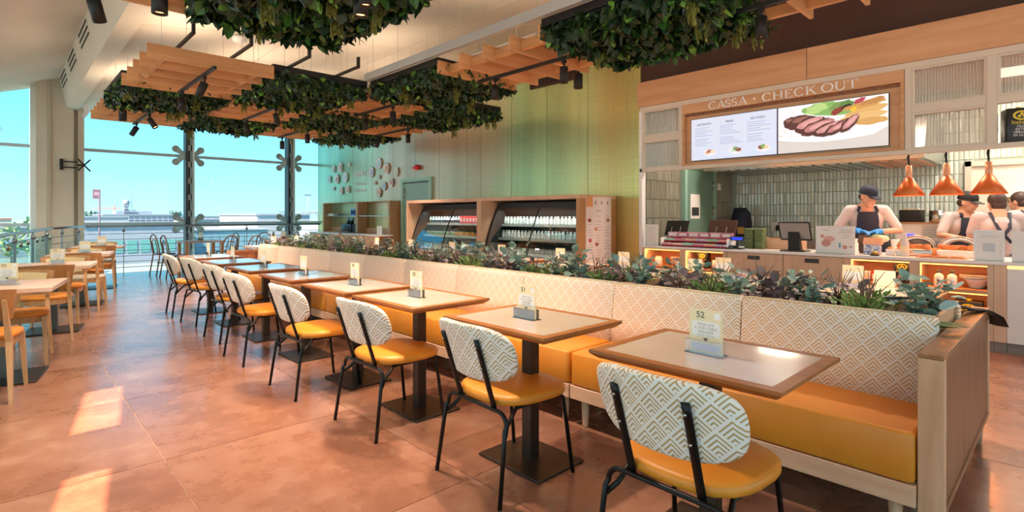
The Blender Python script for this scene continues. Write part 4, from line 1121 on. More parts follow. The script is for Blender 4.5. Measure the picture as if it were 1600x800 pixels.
for i, (x, y, rz) in enumerate(lst):
    far = y > 11
    lb = 'brown bentwood hoop-back chair by the railing at the far tables' if far else 'brown bentwood hoop-back chair behind the planter on the kitchen side'
    gp = 'bentwood chairs by the railing' if far else 'bentwood chairs on the kitchen side'
    if far and i >= 2: lb = 'brown bentwood hoop-back chair %s' % min(((x-3.2)**2+(y-13.4)**2, 'at the square table by the railing'), ((x-3.75)**2+(y-10.9)**2, 'between the long table and the railing'), ((x-4.9)**2+(y-13.1)**2, 'around the small far-corner table'), ((x-5.8)**2+(y-12)**2, 'beside the pale coffee counter'))[1]
    if i < 2: lb = 'brown bentwood chair by the aisle and railing, %s' % ('nearest the railing' if i == 0 else 'beside the table end')
    if first: bc.location = (x, y, 0); bc.rotation_euler = (0, 0, rz); bc['label'] = lb; bc['group'] = gp; first = False
    else: copy_tree(bc, loc=(x, y, 0), rz=rz, label=lb, group=gp)
def long_table(x, y, lx, ly, label, rz=0):
    o = thing('long_table', label, 'table', (x, y, 0), rz, 'tables in the far corner')
    MB().box(-lx/2, lx/2, -ly/2, ly/2, .712, .75).build('table_top', wood('table_far', '#c5b0a4', '#b79d8c', 'x', .35) if 'table_far' not in bpy.data.materials else bpy.data.materials['table_far'], o)
    for sx_ in (-1, 1):
        for sy_ in (-1, 1): MB().box(sx_*(lx/2-.06)-.03, sx_*(lx/2-.06)+.03, sy_*(ly/2-.06)-.03, sy_*(ly/2-.06)+.03, 0, .712).build('leg', MT['oak_z'], o)
    return o
long_table(3.2, 13.4, .8, .8, 'square brown table between bentwood chairs by the railing')
long_table(3.75, 10.15, 1.1, .75, 'long brown table at the window end of the banquette')
long_table(4.9, 13.15, .7, .7, 'small brown table in the far corner near the coffee counter')
o = thing('wall_bench', 'orange-fronted bench beyond the banquette end panel', 'bench', (3.2, 9.55, 0)); MB().box(-.3, .7, -.12, .12, .3, .46).build('cushion', MT['orange_seat'], o); MB().box(-.3, .7, -.12, .12, .12, .3).build('frame', MT['oak_x'], o)
for sx_ in (-.25, .62): MB().cyl((sx_, 0), .025, 0, .12, 8).build('leg', MT['oak_z'], o)
for (x, y, lb) in ((3.2, 13.4, 'white menu card on the square table by the railing'), (3.6, 10.1, 'white menu card on the long table at the banquette end'), (4.9, 13.1, 'white menu card on the small far-corner table'), (4.05, 10.2, 'second menu card on the long table, on its kitchen end')):
    card_holder('', lb, (x, y, .7502), R(20), False, grp='menu cards on the far tables')

# ================================================================ CHECKOUT FRONT
XF = 6.87
wc = struct('wall_checkout', MB().box(6.90, 6.985, -3.0, 4.45, 2.86, 3.2), MT['frame_white'])
for y0, y1 in ((2.165, 4.485), (-.19, 2.160), (-2.6, -.195)):
    MB().box(6.845, 6.90, y0, y1, 2.905, 3.27).build('fascia_panel', MT['fascia'], wc, .003, 1)
def bar(x0, x1, y0, y1, z0, z1, nm='frame_bar', m=None): return MB().box(x0, x1, y0, y1, z0, z1).build(nm, m or MT['frame_white'], wc, .002, 1)
bar(6.865, 6.96, -2.6, 4.45, 2.838, 2.904); bar(6.865, 6.96, -2.6, 4.45, 1.945, 1.992)
bar(6.865, 6.96, 4.41, 4.462, 0, 2.838, 'frame_post', MT['white'])
for y0, y1 in ((3.764, 3.805), (1.165, 1.222), (.500, .574), (-.16, -.085), (-.9, -.83)): bar(6.866, 6.955, y0, y1, 1.992, 2.838, 'frame_post')
def ribbed():
    m, t, b = newmat('ribbed_glass'); t.nodes.remove(b); o = [n for n in t.nodes if n.type == 'OUTPUT_MATERIAL'][0]
    g = N(t, 'ShaderNodeNewGeometry'); s = N(t, 'ShaderNodeSeparateXYZ'); t.links.new(g.outputs['Position'], s.inputs[0])
    wv = mth(t, 'SINE', mth(t, 'MULTIPLY', s.outputs['Y'], 250.0))
    bp = N(t, 'ShaderNodeBump'); bp.inputs['Strength'].default_value = .8; bp.inputs['Distance'].default_value = .01; t.links.new(wv, bp.inputs['Height'])
    gl = N(t, 'ShaderNodeBsdfGlossy'); gl.inputs['Roughness'].default_value = .12; gl.inputs['Color'].default_value = (.75, .76, .74, 1); t.links.new(bp.outputs[0], gl.inputs['Normal'])
    tr = N(t, 'ShaderNodeBsdfTransparent'); tr.inputs[0].default_value = (.74, .71, .67, 1)
    tl = N(t, 'ShaderNodeBsdfTranslucent'); tl.inputs[0].default_value = (.85, .82, .76, 1); t.links.new(bp.outputs[0], tl.inputs['Normal'])
    m1 = N(t, 'ShaderNodeMixShader'); m1.inputs[0].default_value = .16; t.links.new(tr.outputs[0], m1.inputs[1]); t.links.new(tl.outputs[0], m1.inputs[2])
    m2 = N(t, 'ShaderNodeMixShader'); m2.inputs[0].default_value = .22; t.links.new(m1.outputs[0], m2.inputs[1]); t.links.new(gl.outputs[0], m2.inputs[2])
    t.links.new(m2.outputs[0], o.inputs[0]); return m
MT['ribbed'] = ribbed()
for i, (y0, y1, zs) in enumerate(((3.805, 4.41, ((1.992, 2.39), (2.468, 2.838))), (.574, 1.165, ((1.992, 2.37), (2.445, 2.838))), (-.085, .50, ((2.445, 2.838),)), (-.83, -.16, ((1.992, 2.37), (2.445, 2.838))))):
    bar(6.87, 6.95, y0, y1, 2.385 if i == 0 else 2.37, 2.468 if i == 0 else 2.445)
    for z0, z1 in zs:
        f = bar(6.875, 6.94, y0, y1, z0, z0+.022, 'pane_bead'); bar(6.875, 6.94, y0, y1, z1-.022, z1, 'pane_bead'); bar(6.875, 6.94, y0, y0+.022, z0+.022, z1-.022, 'pane_bead'); bar(6.875, 6.94, y1-.022, y1, z0+.022, z1-.022, 'pane_bead')
        MB().box(6.905, 6.913, y0+.02, y1-.02, z0+.02, z1-.02).build('ribbed_pane', MT['ribbed'], wc)
# ---- sign box
sb = thing('checkout_sign', 'oak sign box with raised white serif lettering above the checkout', 'sign', (XF, 2.493, 1.992))
hw = 1.268
MB().box(-.012, .06, -hw, hw, .715, .846).build('header_board', wood('header', '#dfae82', '#d09c70', 'y', .5, 1.5), sb, .002, 1)
MB().box(.05, .085, -hw, hw, 0, .715).build('back_board', MT['fascia'], sb)
for y0, y1, z0, z1 in ((hw-.035, hw, 0, .715), (-hw, -hw+.035, 0, .715), (-hw+.035, hw-.035, 0, .03)): MB().box(-.012, .05, y0, y1, z0, z1).build('frame_piece', MT['oak_y'], sb, .002, 1)
MB().box(.03, .05, -hw+.035, hw-.035, .68, .712).build('inner_lip', MT['dark_oak_z'], sb)
def serif_letter(ch_, m, parent, y_left, w_, z0, h):
    """letters as solid strokes; letter space u in [0,1] rightwards (=-Y), v up"""
    mb = MB(); TK, TN = .155, .055
    th = .012
    def P(u, v): return (-.012, y_left-u*w_, z0+v*h)
    def poly(pts):
        mb.prism([P(u, v) for u, v in pts], (-th, 0, 0))
    asp = h/w_
    def stem(u, t=TK, v0=0., v1=1., ser=True):
        q = t*asp*.5
        poly([(u-q, v0), (u+q, v0), (u+q, v1), (u-q, v1)])
        if ser:
            s_ = q+.10*asp
            for v in ((v0, v0+.05), (v1-.05, v1)): poly([(u-s_, v[0]), (u+s_, v[0]), (u+s_, v[1]), (u-s_, v[1])])
    def line(a, b_, t):
        dx, dy = (b_[0]-a[0])*w_/h, b_[1]-a[1]; l = math.hypot(dx, dy); nx, ny = -dy/l*t/2*asp, dx/l*t/2
        poly([(a[0]-nx, a[1]-ny), (b_[0]-nx, b_[1]-ny), (b_[0]+nx, b_[1]+ny), (a[0]+nx, a[1]+ny)])
    def arc(cu, cv, ru, rv, a0, a1, tk=TK, tn=TN, n_=18):
        for k in range(n_):
            aa, ab = R(a0+(a1-a0)*k/n_), R(a0+(a1-a0)*(k+1)/n_)
            def rim(a, s_):
                t = (tn+(tk-tn)*abs(math.cos(a))**1.3)/2*s_
                return (cu+(ru+t*asp)*math.cos(a), cv+(rv+t)*math.sin(a))
            poly([rim(aa, 1), rim(ab, 1), rim(ab, -1), rim(aa, -1)])
    def ser(u, v, half=.10, t=.05): poly([(u-half*asp, v), (u+half*asp, v), (u+half*asp, v+t), (u-half*asp, v+t)])
    if ch_ == 'C': arc(.54, .5, .46, .47, 48, 312); line((.86, .70), (.86, .96), .05); line((.86, .06), (.90, .24), .05)
    elif ch_ == 'O': arc(.5, .5, .44, .47, 0, 360, n_=28)
    elif ch_ == 'A':
        line((.12, 0), (.48, 1), TN); line((.46, 1), (.86, 0), TK); line((.25, .33), (.72, .33), TN); ser(.12, 0); ser(.86, 0, .12)
    elif ch_ == 'S':
        arc(.48, .74, .32, .23, 20, 268, .13); arc(.52, .255, .34, .225, 92, -160, .13); line((.80, .70), (.80, .97), .045); line((.16, .05), (.16, .32), .045)
    elif ch_ == 'H': stem(.17); stem(.83); line((.17, .52), (.83, .52), TN)
    elif ch_ == 'E':
        stem(.22); line((.2, .97), (.86, .97), .055); line((.2, .03), (.90, .03), .055); line((.2, .52), (.64, .52), TN)
        line((.86, .78), (.86, .99), .045); line((.90, .01), (.92, .24), .045); line((.64, .42), (.64, .62), .045)
    elif ch_ == 'K': stem(.17); line((.24, .45), (.78, .97), TN); line((.42, .60), (.86, .02), TK); ser(.80, .95); ser(.88, 0, .11)
    elif ch_ == 'U':
        stem(.18, TK, .28, 1., False); stem(.83, TN, .28, 1., False); ser(.18, .95, .15); ser(.83, .95, .12); arc(.505, .30, .325, .27, 180, 360, .13, .07)
    elif ch_ == 'T': stem(.5); line((.05, .97), (.95, .97), .055); line((.06, .74), (.06, .99), .045); line((.94, .74), (.94, .99), .045)
    elif ch_ == '.': arc(.5, .5, .12, .12*w_/h*1., 0, 360, .16, .16, 12)
    return mb.build('letter', m, parent)
lw = mat('sign_white', '#ffffff', .35)
cur = 3.372-2.493
for ch_, adv, ww in [('C', .118, .108), ('A', .112, .118), ('S', .086, .078), ('S', .090, .078), ('A', .14, .118), ('.', .125, .06), ('C', .128, .112), ('H', .138, .126), ('E', .112, .098), ('C', .126, .112), ('K', .172, .124), ('O', .136, .126), ('U', .130, .120), ('T', .10, .108)]:
    if ch_ == '.': cur -= .035
    serif_letter(ch_, lw, sb, cur, ww, .727, .102)
    cur -= adv*.985
# ---- menu screens
def screen(y0, y1, label, nm='menu_screen'):
    o = thing(nm, label, 'screen', (XF+.018, (y0+y1)/2, 2.05), 0, 'menu screens above the checkout')
    w_ = (y1-y0)/2
    MB().box(0, .03, -w_+.002, w_-.002, 0, .572).build('casing', MT['matte_black'], o)
    return o, w_
def flat(o, pts, m, nm, d=0):
    # pts (u right, v up) on the screen face; build as thin face toward -x
    return MB().poly([(-.0008-.0004*d, -u, v) for u, v in pts]).build(nm, m, o)
def ell(cu, cv, ru, rv, n_=20, a=0, wob=0, seed=0):
    rr = random.Random(seed); out_ = []
    for k in range(n_):
        t = 2*math.pi*k/n_; q = 1+rr.uniform(-wob, wob); x, y = ru*q*math.cos(t), rv*q*math.sin(t)
        out_.append((cu+x*math.cos(a)-y*math.sin(a), cv+x*math.sin(a)+y*math.cos(a)))
    return out_
s1, w1 = screen(2.506, 3.642, 'lit menu screen listing dishes in three columns on pale blue')
E_ = lambda c, s_=.95: emat('scr_'+c[1:], c, s_*.43) if 'scr_'+c[1:] not in bpy.data.materials else bpy.data.materials['scr_'+c[1:]]
flat(s1, [(-w1+.006, .006), (w1-.006, .006), (w1-.006, .566), (-w1+.006, .566)], E_('#cfdcf5', .8), 'display', -1)
fm_ = lambda u, v, dx=-.0016: face((0, -1, 0), (dx, -u, v))
dk, gy_ = E_('#3c4254', .6), E_('#a4afc4', .7)
for u, s_ in ((-.38, 'ANTIPASTI'), (-.03, 'PRIMI'), (.33, 'SECONDI')):
    text('heading', s_, .042, dk, s1, fm_(u, .485))
    for k in range(9):
        wl = random.uniform(.16, .30); z = .435-.027*k-(.02 if k > 4 else 0)
        flat(s1, [(u-.13, z), (u-.13+wl, z), (u-.13+wl, z+.007), (u-.13, z+.007)], gy_, 'menu_line', 1)
for u, cs in ((-.30, ('#d8a38f', '#9e5a4a', '#e7d3c0')), (.05, ('#bfe0cf', '#7c9a6a', '#8a5a48')), (.40, ('#8b5648', '#7fae5c', '#e4cdb8'))):
    flat(s1, ell(u, .10, .085, .045, 18), E_('#e9eef2', .85), 'dish_plate', 1)
    for k, c in enumerate(cs): flat(s1, ell(u-.03+.035*k, .105+.012*(k % 2), .034, .026, 10, 0, .25, k+int(u*90)), E_(c, .75), 'dish_food', 2+k)
s2, w2 = screen(1.362, 2.503, 'lit screen with a large photo of sliced grilled steak and salad')
flat(s2, [(-w2+.006, .006), (w2-.006, .006), (w2-.006, .566), (-w2+.006, .566)], E_('#d6d4d2', .75), 'display', -1)
plate = [(-w2+.01, .56)]+[(-w2+.01, .24)]+[(-.45+.11*k, .185-.05*math.sin(math.pi*(k+.5)/9.2)) for k in range(9)]+[(w2-.01, .24), (w2-.01, .56)]
flat(s2, plate, E_('#e6e9f2', .9), 'plate', 0)
flat(s2, [(-w2+.01, .17)]+[(-.45+.11*k, .155-.045*math.sin(math.pi*(k+.5)/9.2)) for k in range(9)]+[(w2-.01, .22), (w2-.01, .245)]+[(-.45+.11*k, .19-.05*math.sin(math.pi*(k+.5)/9.2)) for k in range(9)][::-1]+[(-w2+.01, .215)], E_('#f2f6fd', .95), 'plate_rim', 1)
q = 2
for cu, cv, ru, rv, a, c, wb in [(-.02, .48, .27, .075, -.05, '#86b868', .22), (-.14, .50, .12, .055, .2, '#b3d68c', .25), (.14, .51, .1, .045, .3, '#5d8a4a', .3), (.06, .50, .06, .03, .5, '#7c9c5a', .3), (.08, .445, .07, .035, .5, '#8e3f3a', .25), (.16, .475, .06, .025, .5, '#2f2a26', .3), (.30, .525, .06, .03, .4, '#b3475a', .2), (.36, .41, .21, .05, .18, '#d9b170', .12), (.33, .35, .23, .045, .08, '#e0bd80', .1), (.40, .29, .16, .04, .04, '#d3a765', .1), (.34, .475, .2, .035, .14, '#c99a5c', .18), (.24, .44, .035, .025, .3, '#e8c53c', .2), (.42, .505, .12, .03, .2, '#b98a50', .2)]:
    flat(s2, ell(cu, cv, ru, rv, 18, a, wb, q), E_(c, .75), 'garnish', q); q += 1
for k, (cu, cv, ru, rv, a) in enumerate([(-.40, .36, .10, .075, -.1), (-.30, .36, .14, .085, .1), (-.22, .32, .17, .085, .28), (-.12, .28, .19, .08, .3), (.0, .25, .19, .068, .32), (.10, .255, .17, .055, .45), (.20, .285, .12, .055, .8)]):
    flat(s2, ell(cu, cv, ru, rv, 22, a, .10, k), E_('#5d3a33', .7), 'steak_crust', q); q += 1
    for w_i in range(4): flat(s2, ell(cu-ru*.5+ru*.33*w_i, cv+rv*(.3-.25*w_i % .5), ru*.18, rv*.22, 9, a, .3, k*7+w_i), E_('#7d5246', .7), 'steak_crust', q)
    q += 1
    if k > 1:
        flat(s2, ell(cu+.014, cv+.018, ru*.86, rv*.60, 18, a, .08, k+9), E_(('#cf9496', '#bf8284')[k % 2], .75), 'steak_slice', q); q += 1
        flat(s2, ell(cu+.02, cv+.022, ru*.6, rv*.34, 14, a, .14, k+19), E_('#dcaaa8', .75), 'steak_slice', q); q += 1
    else: flat(s2, ell(cu, cv+.03, ru*.7, rv*.35, 14, a, .15, k+4), E_('#9a6a62', .7), 'steak_slice', q); q += 1
for k in range(14):
    flat(s2, ell(-.5+.012*k*random.random()+random.uniform(0, .14), random.uniform(.2, .5), .008, .006, 6, 0, .3, k), E_('#c9b48a', .7), 'crumb', 1)

# ================================================================ CHECKOUT COUNTER
XK = 6.85
CM = wood('counter_front', '#e2c2a2', '#d6b391', 'z', .5, 2.0)
CI = wood('niche_lining', '#d9a06f', '#c98f60', 'y', .5)
single('counter_worktop', MB().box(6.825, 7.62, -2.6, 4.405, .832, .862), MT['white_g'], 'long white counter worktop along the checkout', 'worktop', bevel=.003, seg=1)
def led_area(parent, loc, sy, e_, rot=(0, 0, 0)):
    ld = bpy.data.lights.new('niche_led', 'AREA'); ld.shape = 'RECTANGLE'; ld.size = .03; ld.size_y = sy; ld.energy = e_; ld.color = lin('#ffa95e')
    lo = bpy.data.objects.new('niche_led', ld); COL.objects.link(lo); lo.parent = parent; lo.location = loc; lo.rotation_euler = rot
def niche_cab(y0, y1, label, shelf=.575):
    o = thing('niche_cabinet', label, 'cabinet', (XK, (y0+y1)/2, 0), 0, 'lit niche cabinets in the counter'); w_ = (y1-y0)/2; t = .045
    MB().box(0, .5, w_-t, w_, .1, .83).build('side_panel', CM, o); MB().box(0, .5, -w_, -w_+t, .1, .83).build('side_panel', CM, o)
    MB().box(.42, .45, -w_+t, w_-t, .1, .83).build('back_panel', CI, o); MB().box(0, .42, -w_+t, w_-t, .815, .83).build('top_rail', CM, o)
    MB().box(0, .42, -w_+t, w_-t, shelf-.035, shelf).build('shelf', CI, o); MB().box(0, .42, -w_+t, w_-t, .1, .125).build('bottom_board', CI, o)
    MB().box(.02, .5, -w_, w_, 0, .1).build('plinth', mat('plinth', '#8c8078', .5) if 'plinth' not in bpy.data.materials else bpy.data.materials['plinth'], o)
    for z in (.81, shelf-.04):
        MB().box(.012, .026, -w_+t, w_-t, z-.006, z+.003).build('led_strip', MT['led'], o); led_area(o, (.06, 0, z-.012), 2*(w_-t), .8)
    MB().box(.012, .026, w_-t-.008, w_-t, shelf, .81).build('led_strip', MT['led'], o)
    return o
niche_cab(3.75, 4.40, 'lit open niche cabinet at the green-wall end of the counter'); niche_cab(3.13, 3.75, 'second lit niche cabinet, beside the drawer units')
niche_cab(1.135, 1.755, 'lit niche cabinet holding red boxes and a black tin'); niche_cab(.525, 1.135, 'lit niche cabinet holding white bottles and bowls')
def drawer_unit(y0, y1, label):
    o = thing('drawer_unit', label, 'drawers', (XK, (y0+y1)/2, 0), 0, 'drawer units in the counter'); w_ = (y1-y0)/2
    MB().box(.022, .5, -w_, w_, .1, .83).build('carcass', CM, o); MB().box(.03, .5, -w_, w_, 0, .1).build('plinth', bpy.data.materials['plinth'], o)
    for z0, z1 in ((.585, .826), (.355, .555), (.11, .345)):
        d = MB().box(0, .02, -w_+.003, w_-.003, z0, z1).build('drawer', CM, o, .002, 1)
        MB().box(-.003, .003, -.075, .075, z1-.072, z1-.030).box(-.008, -.002, -.07, .07, z1-.048, z1-.038).build('handle', MT['dark_grey'], d)
        MB().box(-.004, .002, -.082, .082, z1-.080, z1-.074).build('handle_rim', MT['matte_black'], d)
    return o
drawer_unit(2.43, 3.125, 'oak drawer unit next to the lit niche, first from the green wall'); drawer_unit(1.79, 2.428, 'oak drawer unit in the middle of the counter')
o = thing('oak_partition', 'plain oak upright between the niches and the white counter front', 'panel', (XK, .478, 0)); MB().box(0, .5, -.045, .045, .1, .83).build('board', CM, o); MB().box(.02, .5, -.045, .045, 0, .1).build('plinth', bpy.data.materials['plinth'], o)
o = thing('oak_partition', 'narrow oak upright between drawers and lit niche', 'panel', (XK, 1.7725, 0)); MB().box(0, .5, -.0165, .0165, .1, .83).build('board', CM, o)
o = thing('serving_counter', 'white laminated counter front at the serving end', 'counter', (XK, -1.09, 0)); MB().box(0, .5, -1.5, 1.52, .1, .80).build('front_panel', MT['white'], o); MB().box(.03, .5, -1.5, 1.52, 0, .1).build('plinth', bpy.data.materials['plinth'], o); MB().box(.004, .02, -1.5, 1.52, .805, .815).build('led_strip', MT['led'], o)
MB().box(.02, .5, -1.5, 1.52, .80, .832).build('top_rail', MT['white'], o)

# ---- things in the niches
tin_b = mat('tin_black', '#1c1a18', .35); tin_y = mat('tin_yellow', '#e2c52c', .5)
def tin(x, y, z, s_, label, script=True, rz=0):
    o = thing('oil_tin', label, 'tin', (x, y, z), rz, 'black olive oil tins'); w_, d_, h_ = .115*s_, .09*s_, .34*s_
    MB().rbox(-d_, d_, -w_, w_, 0, h_, .012*s_, 3).build('can', tin_b, o)
    MB().cyl((0, 0), .022*s_, h_, h_+.02*s_, 10).build('cap', tin_y, o)
    m_ = lambda y_, zz: face((0, -1, 0), (-d_-.002, y_, zz))
    MB().poly([(-d_-.001, .07*s_*math.cos(2*math.pi*k/18), .265*s_+.048*s_*math.sin(2*math.pi*k/18)) for k in range(18)]).build('emblem', tin_y, o)
    MB().poly([(-d_-.002, .05*s_*math.cos(2*math.pi*k/18), .265*s_+.032*s_*math.sin(2*math.pi*k/18)) for k in range(18)]).build('emblem_field', tin_b, o)
    for dy, dz in ((0, .015), (-.018, -.008), (.018, -.008)): MB().poly([(-d_-.0028, dy*s_+.014*s_*math.cos(2*math.pi*k/10), (.265+dz)*s_+.013*s_*math.sin(2*math.pi*k/10)) for k in range(10)]).build('emblem_mark', tin_y, o)
    pw = MT['paper']
    if script: text('script_word', 'Italiano', .055*s_, tin_y, o, m_(0, .195*s_))
    for s2_, zz in (('OLIO', .155), ('EXTRA', .125), ('VERGINE', .095), ('DI OLIVA', .065)): text('label_word', s2_, .032*s_, pw, o, m_(0, zz*s_))
    return o
tin(7.02, 3.52, .576, .64, 'black oil tin with yellow emblem in the niche by the drawers'); tin(7.06, 1.27, .576, .66, 'black oil tin with yellow emblem beside the red boxes')
tin(7.02, .72, .127, .95, 'large black oil tin in the lower niche by the oak upright'); tin(7.02, 1.29, .127, .9, 'black oil tin in the lower niche under the red boxes')
tin(6.97, .36, 1.993, .93, 'black oil tin standing on the shelf opening above the counter', rz=.35)
def bottle_w(x, y, z, label, grp):
    o = thing('white_bottle', label, 'bottle', (x, y, z), 0, grp)
    MB().lathe([(.036, 0), (.040, .006), (.040, .105), (.034, .122), (.017, .132), (.017, .14)], (0, 0, 0), 16).build('body', MT['white_g'], o)
    MB().lathe([(.019, .14), (.02, .142), (.02, .17), (.016, .173)], (0, 0, 0), 12).build('lid', MT['dark_grey'], o)
    MB().poly([(-.0408, -.014, .07), (-.0408, .014, .07), (-.0408, 0, .035)][::-1]).build('mark', MT['ink'], o)
bottle_w(6.95, .95, .576, 'white bottle with grey lid, left one of the pair beside the bowls', 'white bottles'); bottle_w(6.95, .845, .576, 'white bottle with grey lid standing next to the plates', 'white bottles')
def bowls(x, y, z, label, r=.13):
    o = thing('bowl_stack', label, 'bowls', (x, y, z))
    MB().lathe([(.05, 0), (.06, .01), (r*.75, .07), (r, .095), (r-.01, .095), (r*.7, .072), (.04, .02)], (0, 0, 0), 24, True, True).build('bowl', MT['white_g'], o)
    for k in range(3): MB().lathe([(r*.6, .096+.012*k), (r*1.15, .104+.012*k), (r*1.15, .108+.012*k), (r*.6, .101+.012*k)], (0, 0, 0), 24, True, True).build('plate', MT['white_g'], o)
bowls(7.05, .665, .576, 'stacked white plates on a white bowl in the lit niche', .12); bowls(7.03, 3.88, .576, 'white stacked dishes in the end niche by the green wall', .12)
def jar(x, y, z, label, m, h=.12, r=.045, lid=None):
    o = thing('jar', label, 'jar', (x, y, z)); MB().lathe([(r*.9, 0), (r, .008), (r, h*.8), (r*.7, h*.9)], (0, 0, 0), 14).build('glass_body', m, o); MB().cyl((0, 0), r*.8, h*.9, h, 12).build('lid', lid or MT['white'], o)
jar(6.98, 4.2, .576, 'square-looking white canister in the end niche', MT['white_g'], .13, .055); jar(6.96, 3.33, .576, 'white pump jar beside the black oil tin', MT['white_g'], .14, .04, MT['dark_grey'])
redm = mat('red_box', '#d6402e', .45)
def pbox(name, x, y, z, sx_, sy_, sz_, m, label, cat='box', grp=None, rz=0, band=None):
    o = thing(name, label, cat, (x, y, z), rz, grp); MB().box(-sx_/2, sx_/2, -sy_/2, sy_/2, 0, sz_).build('carton', m, o, .002, 1)
    if band: MB().box(-sx_/2-.0015, -sx_/2, -sy_/2*.8, sy_/2*.8, sz_*.25, sz_*.75).build('label_panel', band, o)
    return o
for k, (y, c) in enumerate(((1.64, redm), (1.575, MT['white']), (1.51, redm), (1.44, MT['white']))): pbox('tea_box', 6.95+.01*k, y, .576, .06, .055, .11, c, ['red carton at the niche corner beside a white carton', 'white carton between two red cartons in the niche', 'red carton between two white cartons in the niche', 'white carton beside the black tin in the niche'][k], 'box', 'cartons in the lit niche', 0, MT['card'])
for k in range(3): pbox('sauce_box', 6.94+.04*k, 3.24-.035*k, .576, .05, .06, .06+.015*k, redm, 'small red carton beside the white pump jar', 'box', 'small red cartons', 0, MT['dark_grey'])
# recipe boards leaning on the far tables behind the planter (white tents)
for y, lb in ((3.42, 'white table tent in front of the lit niche with the black tin'), (1.34, 'white folded table tent in front of the niche with red boxes')):
    o = thing('table_tent', lb, 'sign', (5.0, y*.76, .7502)); MB().prism([(-.04, -.07, 0), (.04, -.07, 0), (0, -.07, .12)], (0, .14, 0)).build('folded_card', MT['card'], o)

# ---- things on the counter
ZK = .862
def sign_card(x, y, w_, h_, label, frame=None, rz=0, nm='counter_sign'):
    o = thing(nm, label, 'sign', (x, y, ZK), rz, 'signs standing on the counter')
    MB().box(-.004, .004, -w_/2, w_/2, 0, h_).build('sheet', MT['paper'], o); MB().box(-.03, .04, -w_/2, w_/2, 0, .004).build('foot', MT['acrylic'], o)
    if frame: MB().box(-.012, .006, -w_/2-.018, -w_/2, 0, h_+.018).box(-.012, .006, w_/2, w_/2+.018, 0, h_+.018).box(-.012, .006, -w_/2, w_/2, h_, h_+.018).build('frame', frame, o)
    return o, (lambda yy, zz: face((0, -1, 0), (-.0045, yy, zz)))
o, f = sign_card(6.93, 4.28, .20, .31, 'white printed sheet in a clear stand at the green-wall end of the counter')
for k in range(12): MB().box(-.0047, -.004, -.07+random.uniform(0, .05), .08, .27-.02*k, .274-.02*k).build('text_line', MT['ink_l'], o)
o, f = sign_card(6.93, 1.89, .40, .32, 'wide white counter sign with pink bubbles beside the tablet till')
text('word', 'CARNE', .022, MT['ink_l'], o, f(.10, .27))
for s_, y_, zz in (('DECOLLA', -.11, .27), ('CON GUSTO', -.11, .245)): text('word', s_, .026, MT['ink_l'], o, f(y_, zz))
for zz in (.21, .185): MB().box(-.0047, -.004, -.15, -.07, zz, zz+.005).build('text_line', MT['ink_l'], o)
pk = mat('pink_print', '#e6b6a8', .6); pk2 = mat('pink_print2', '#d79c90', .6); bl = mat('blue_print', '#5b9bc0', .6)
for (cy, cz, ry, rz_, m_) in ((.06, .17, .06, .035, pk), (.09, .12, .05, .04, pk2), (.13, .2, .02, .02, pk2), (-.10, .08, .025, .025, pk2), (-.05, .11, .01, .02, bl), (-.05, .085, .012, .012, bl), (-.16, .085, .018, .01, MT['ink_l'])):
    MB().poly([(-.0048-.0002*abs(cy), cy+ry*math.cos(2*math.pi*k/16), cz+rz_*math.sin(2*math.pi*k/16)) for k in range(16)]).build('print', m_, o)
o, f = sign_card(6.93, .565, .19, .28, 'white framed notice with a grey printed square on the counter', MT['white_g'])
text('word', 'COLLETTORE PUNTI', .014, MT['ink_l'], o, f(0, .235)); MB().poly([(-.0048, .045, .09), (-.0048, -.045, .09), (-.0048, -.045, .17), (-.0048, .045, .17)]).build('blank_print', mat('grey_print', '#cfd3d6', .7), o)
o, f = sign_card(6.91, .30, .20, .29, 'plain pale board standing at the serving end of the counter')
# candy display: two low tiers of small packs and a row of pink packs
o = thing('candy_rack', 'red tiered rack holding sweets on the counter', 'rack', (6.98, 3.62, ZK)); red2 = mat('rack_red', '#b8283c', .5)
MB().box(-.10, .16, -.48, .48, 0, .012).box(-.02, .16, -.48, .48, .06, .072).box(.06, .16, -.48, .48, .12, .132).box(-.10, -.095, -.48, .48, 0, .025).box(-.02, -.015, -.48, .48, .06, .085).build('tiers', red2, o)
for s_ in (-1, 1): MB().box(-.1, .16, s_*.485-.004, s_*.485+.004, 0, .13).build('side_panel', MT['white'], o)
cc = ['#e8a6a8', '#f0c9c4', '#a9dcc6', '#d88aa0', '#f1b59a', '#c9c0dc', '#9fd8b8']
cm_ = [mat('candy_%d' % k, c, .4) for k, c in enumerate(cc)]
for t_ in range(2):
    for k in range(18):
        y = 3.62+.455-k*.0535; m_ = cm_[(k//3+t_*2) % 7]
        pbox('candy_pack', 6.915+.08*t_, y, ZK+.0125+.06*t_, .05, .045, .04, m_, 'tiny sweet packet on the %s tier of the red rack' % ('lower', 'middle')[t_], 'sweets', 'sweets on the %s tier' % ('lower', 'middle')[t_], 0, None)
for k in range(6): pbox('sweet_box', 7.09, 3.62+.40-k*.16, ZK+.1325, .06, .145, .07, mat('pink_box_%d' % (k % 2), ('#dca3b4', '#c77c94')[k % 2], .4), 'pink and white sweet box on the top tier of the red rack', 'sweets', 'sweet boxes on the top tier', 0, MT['white'])
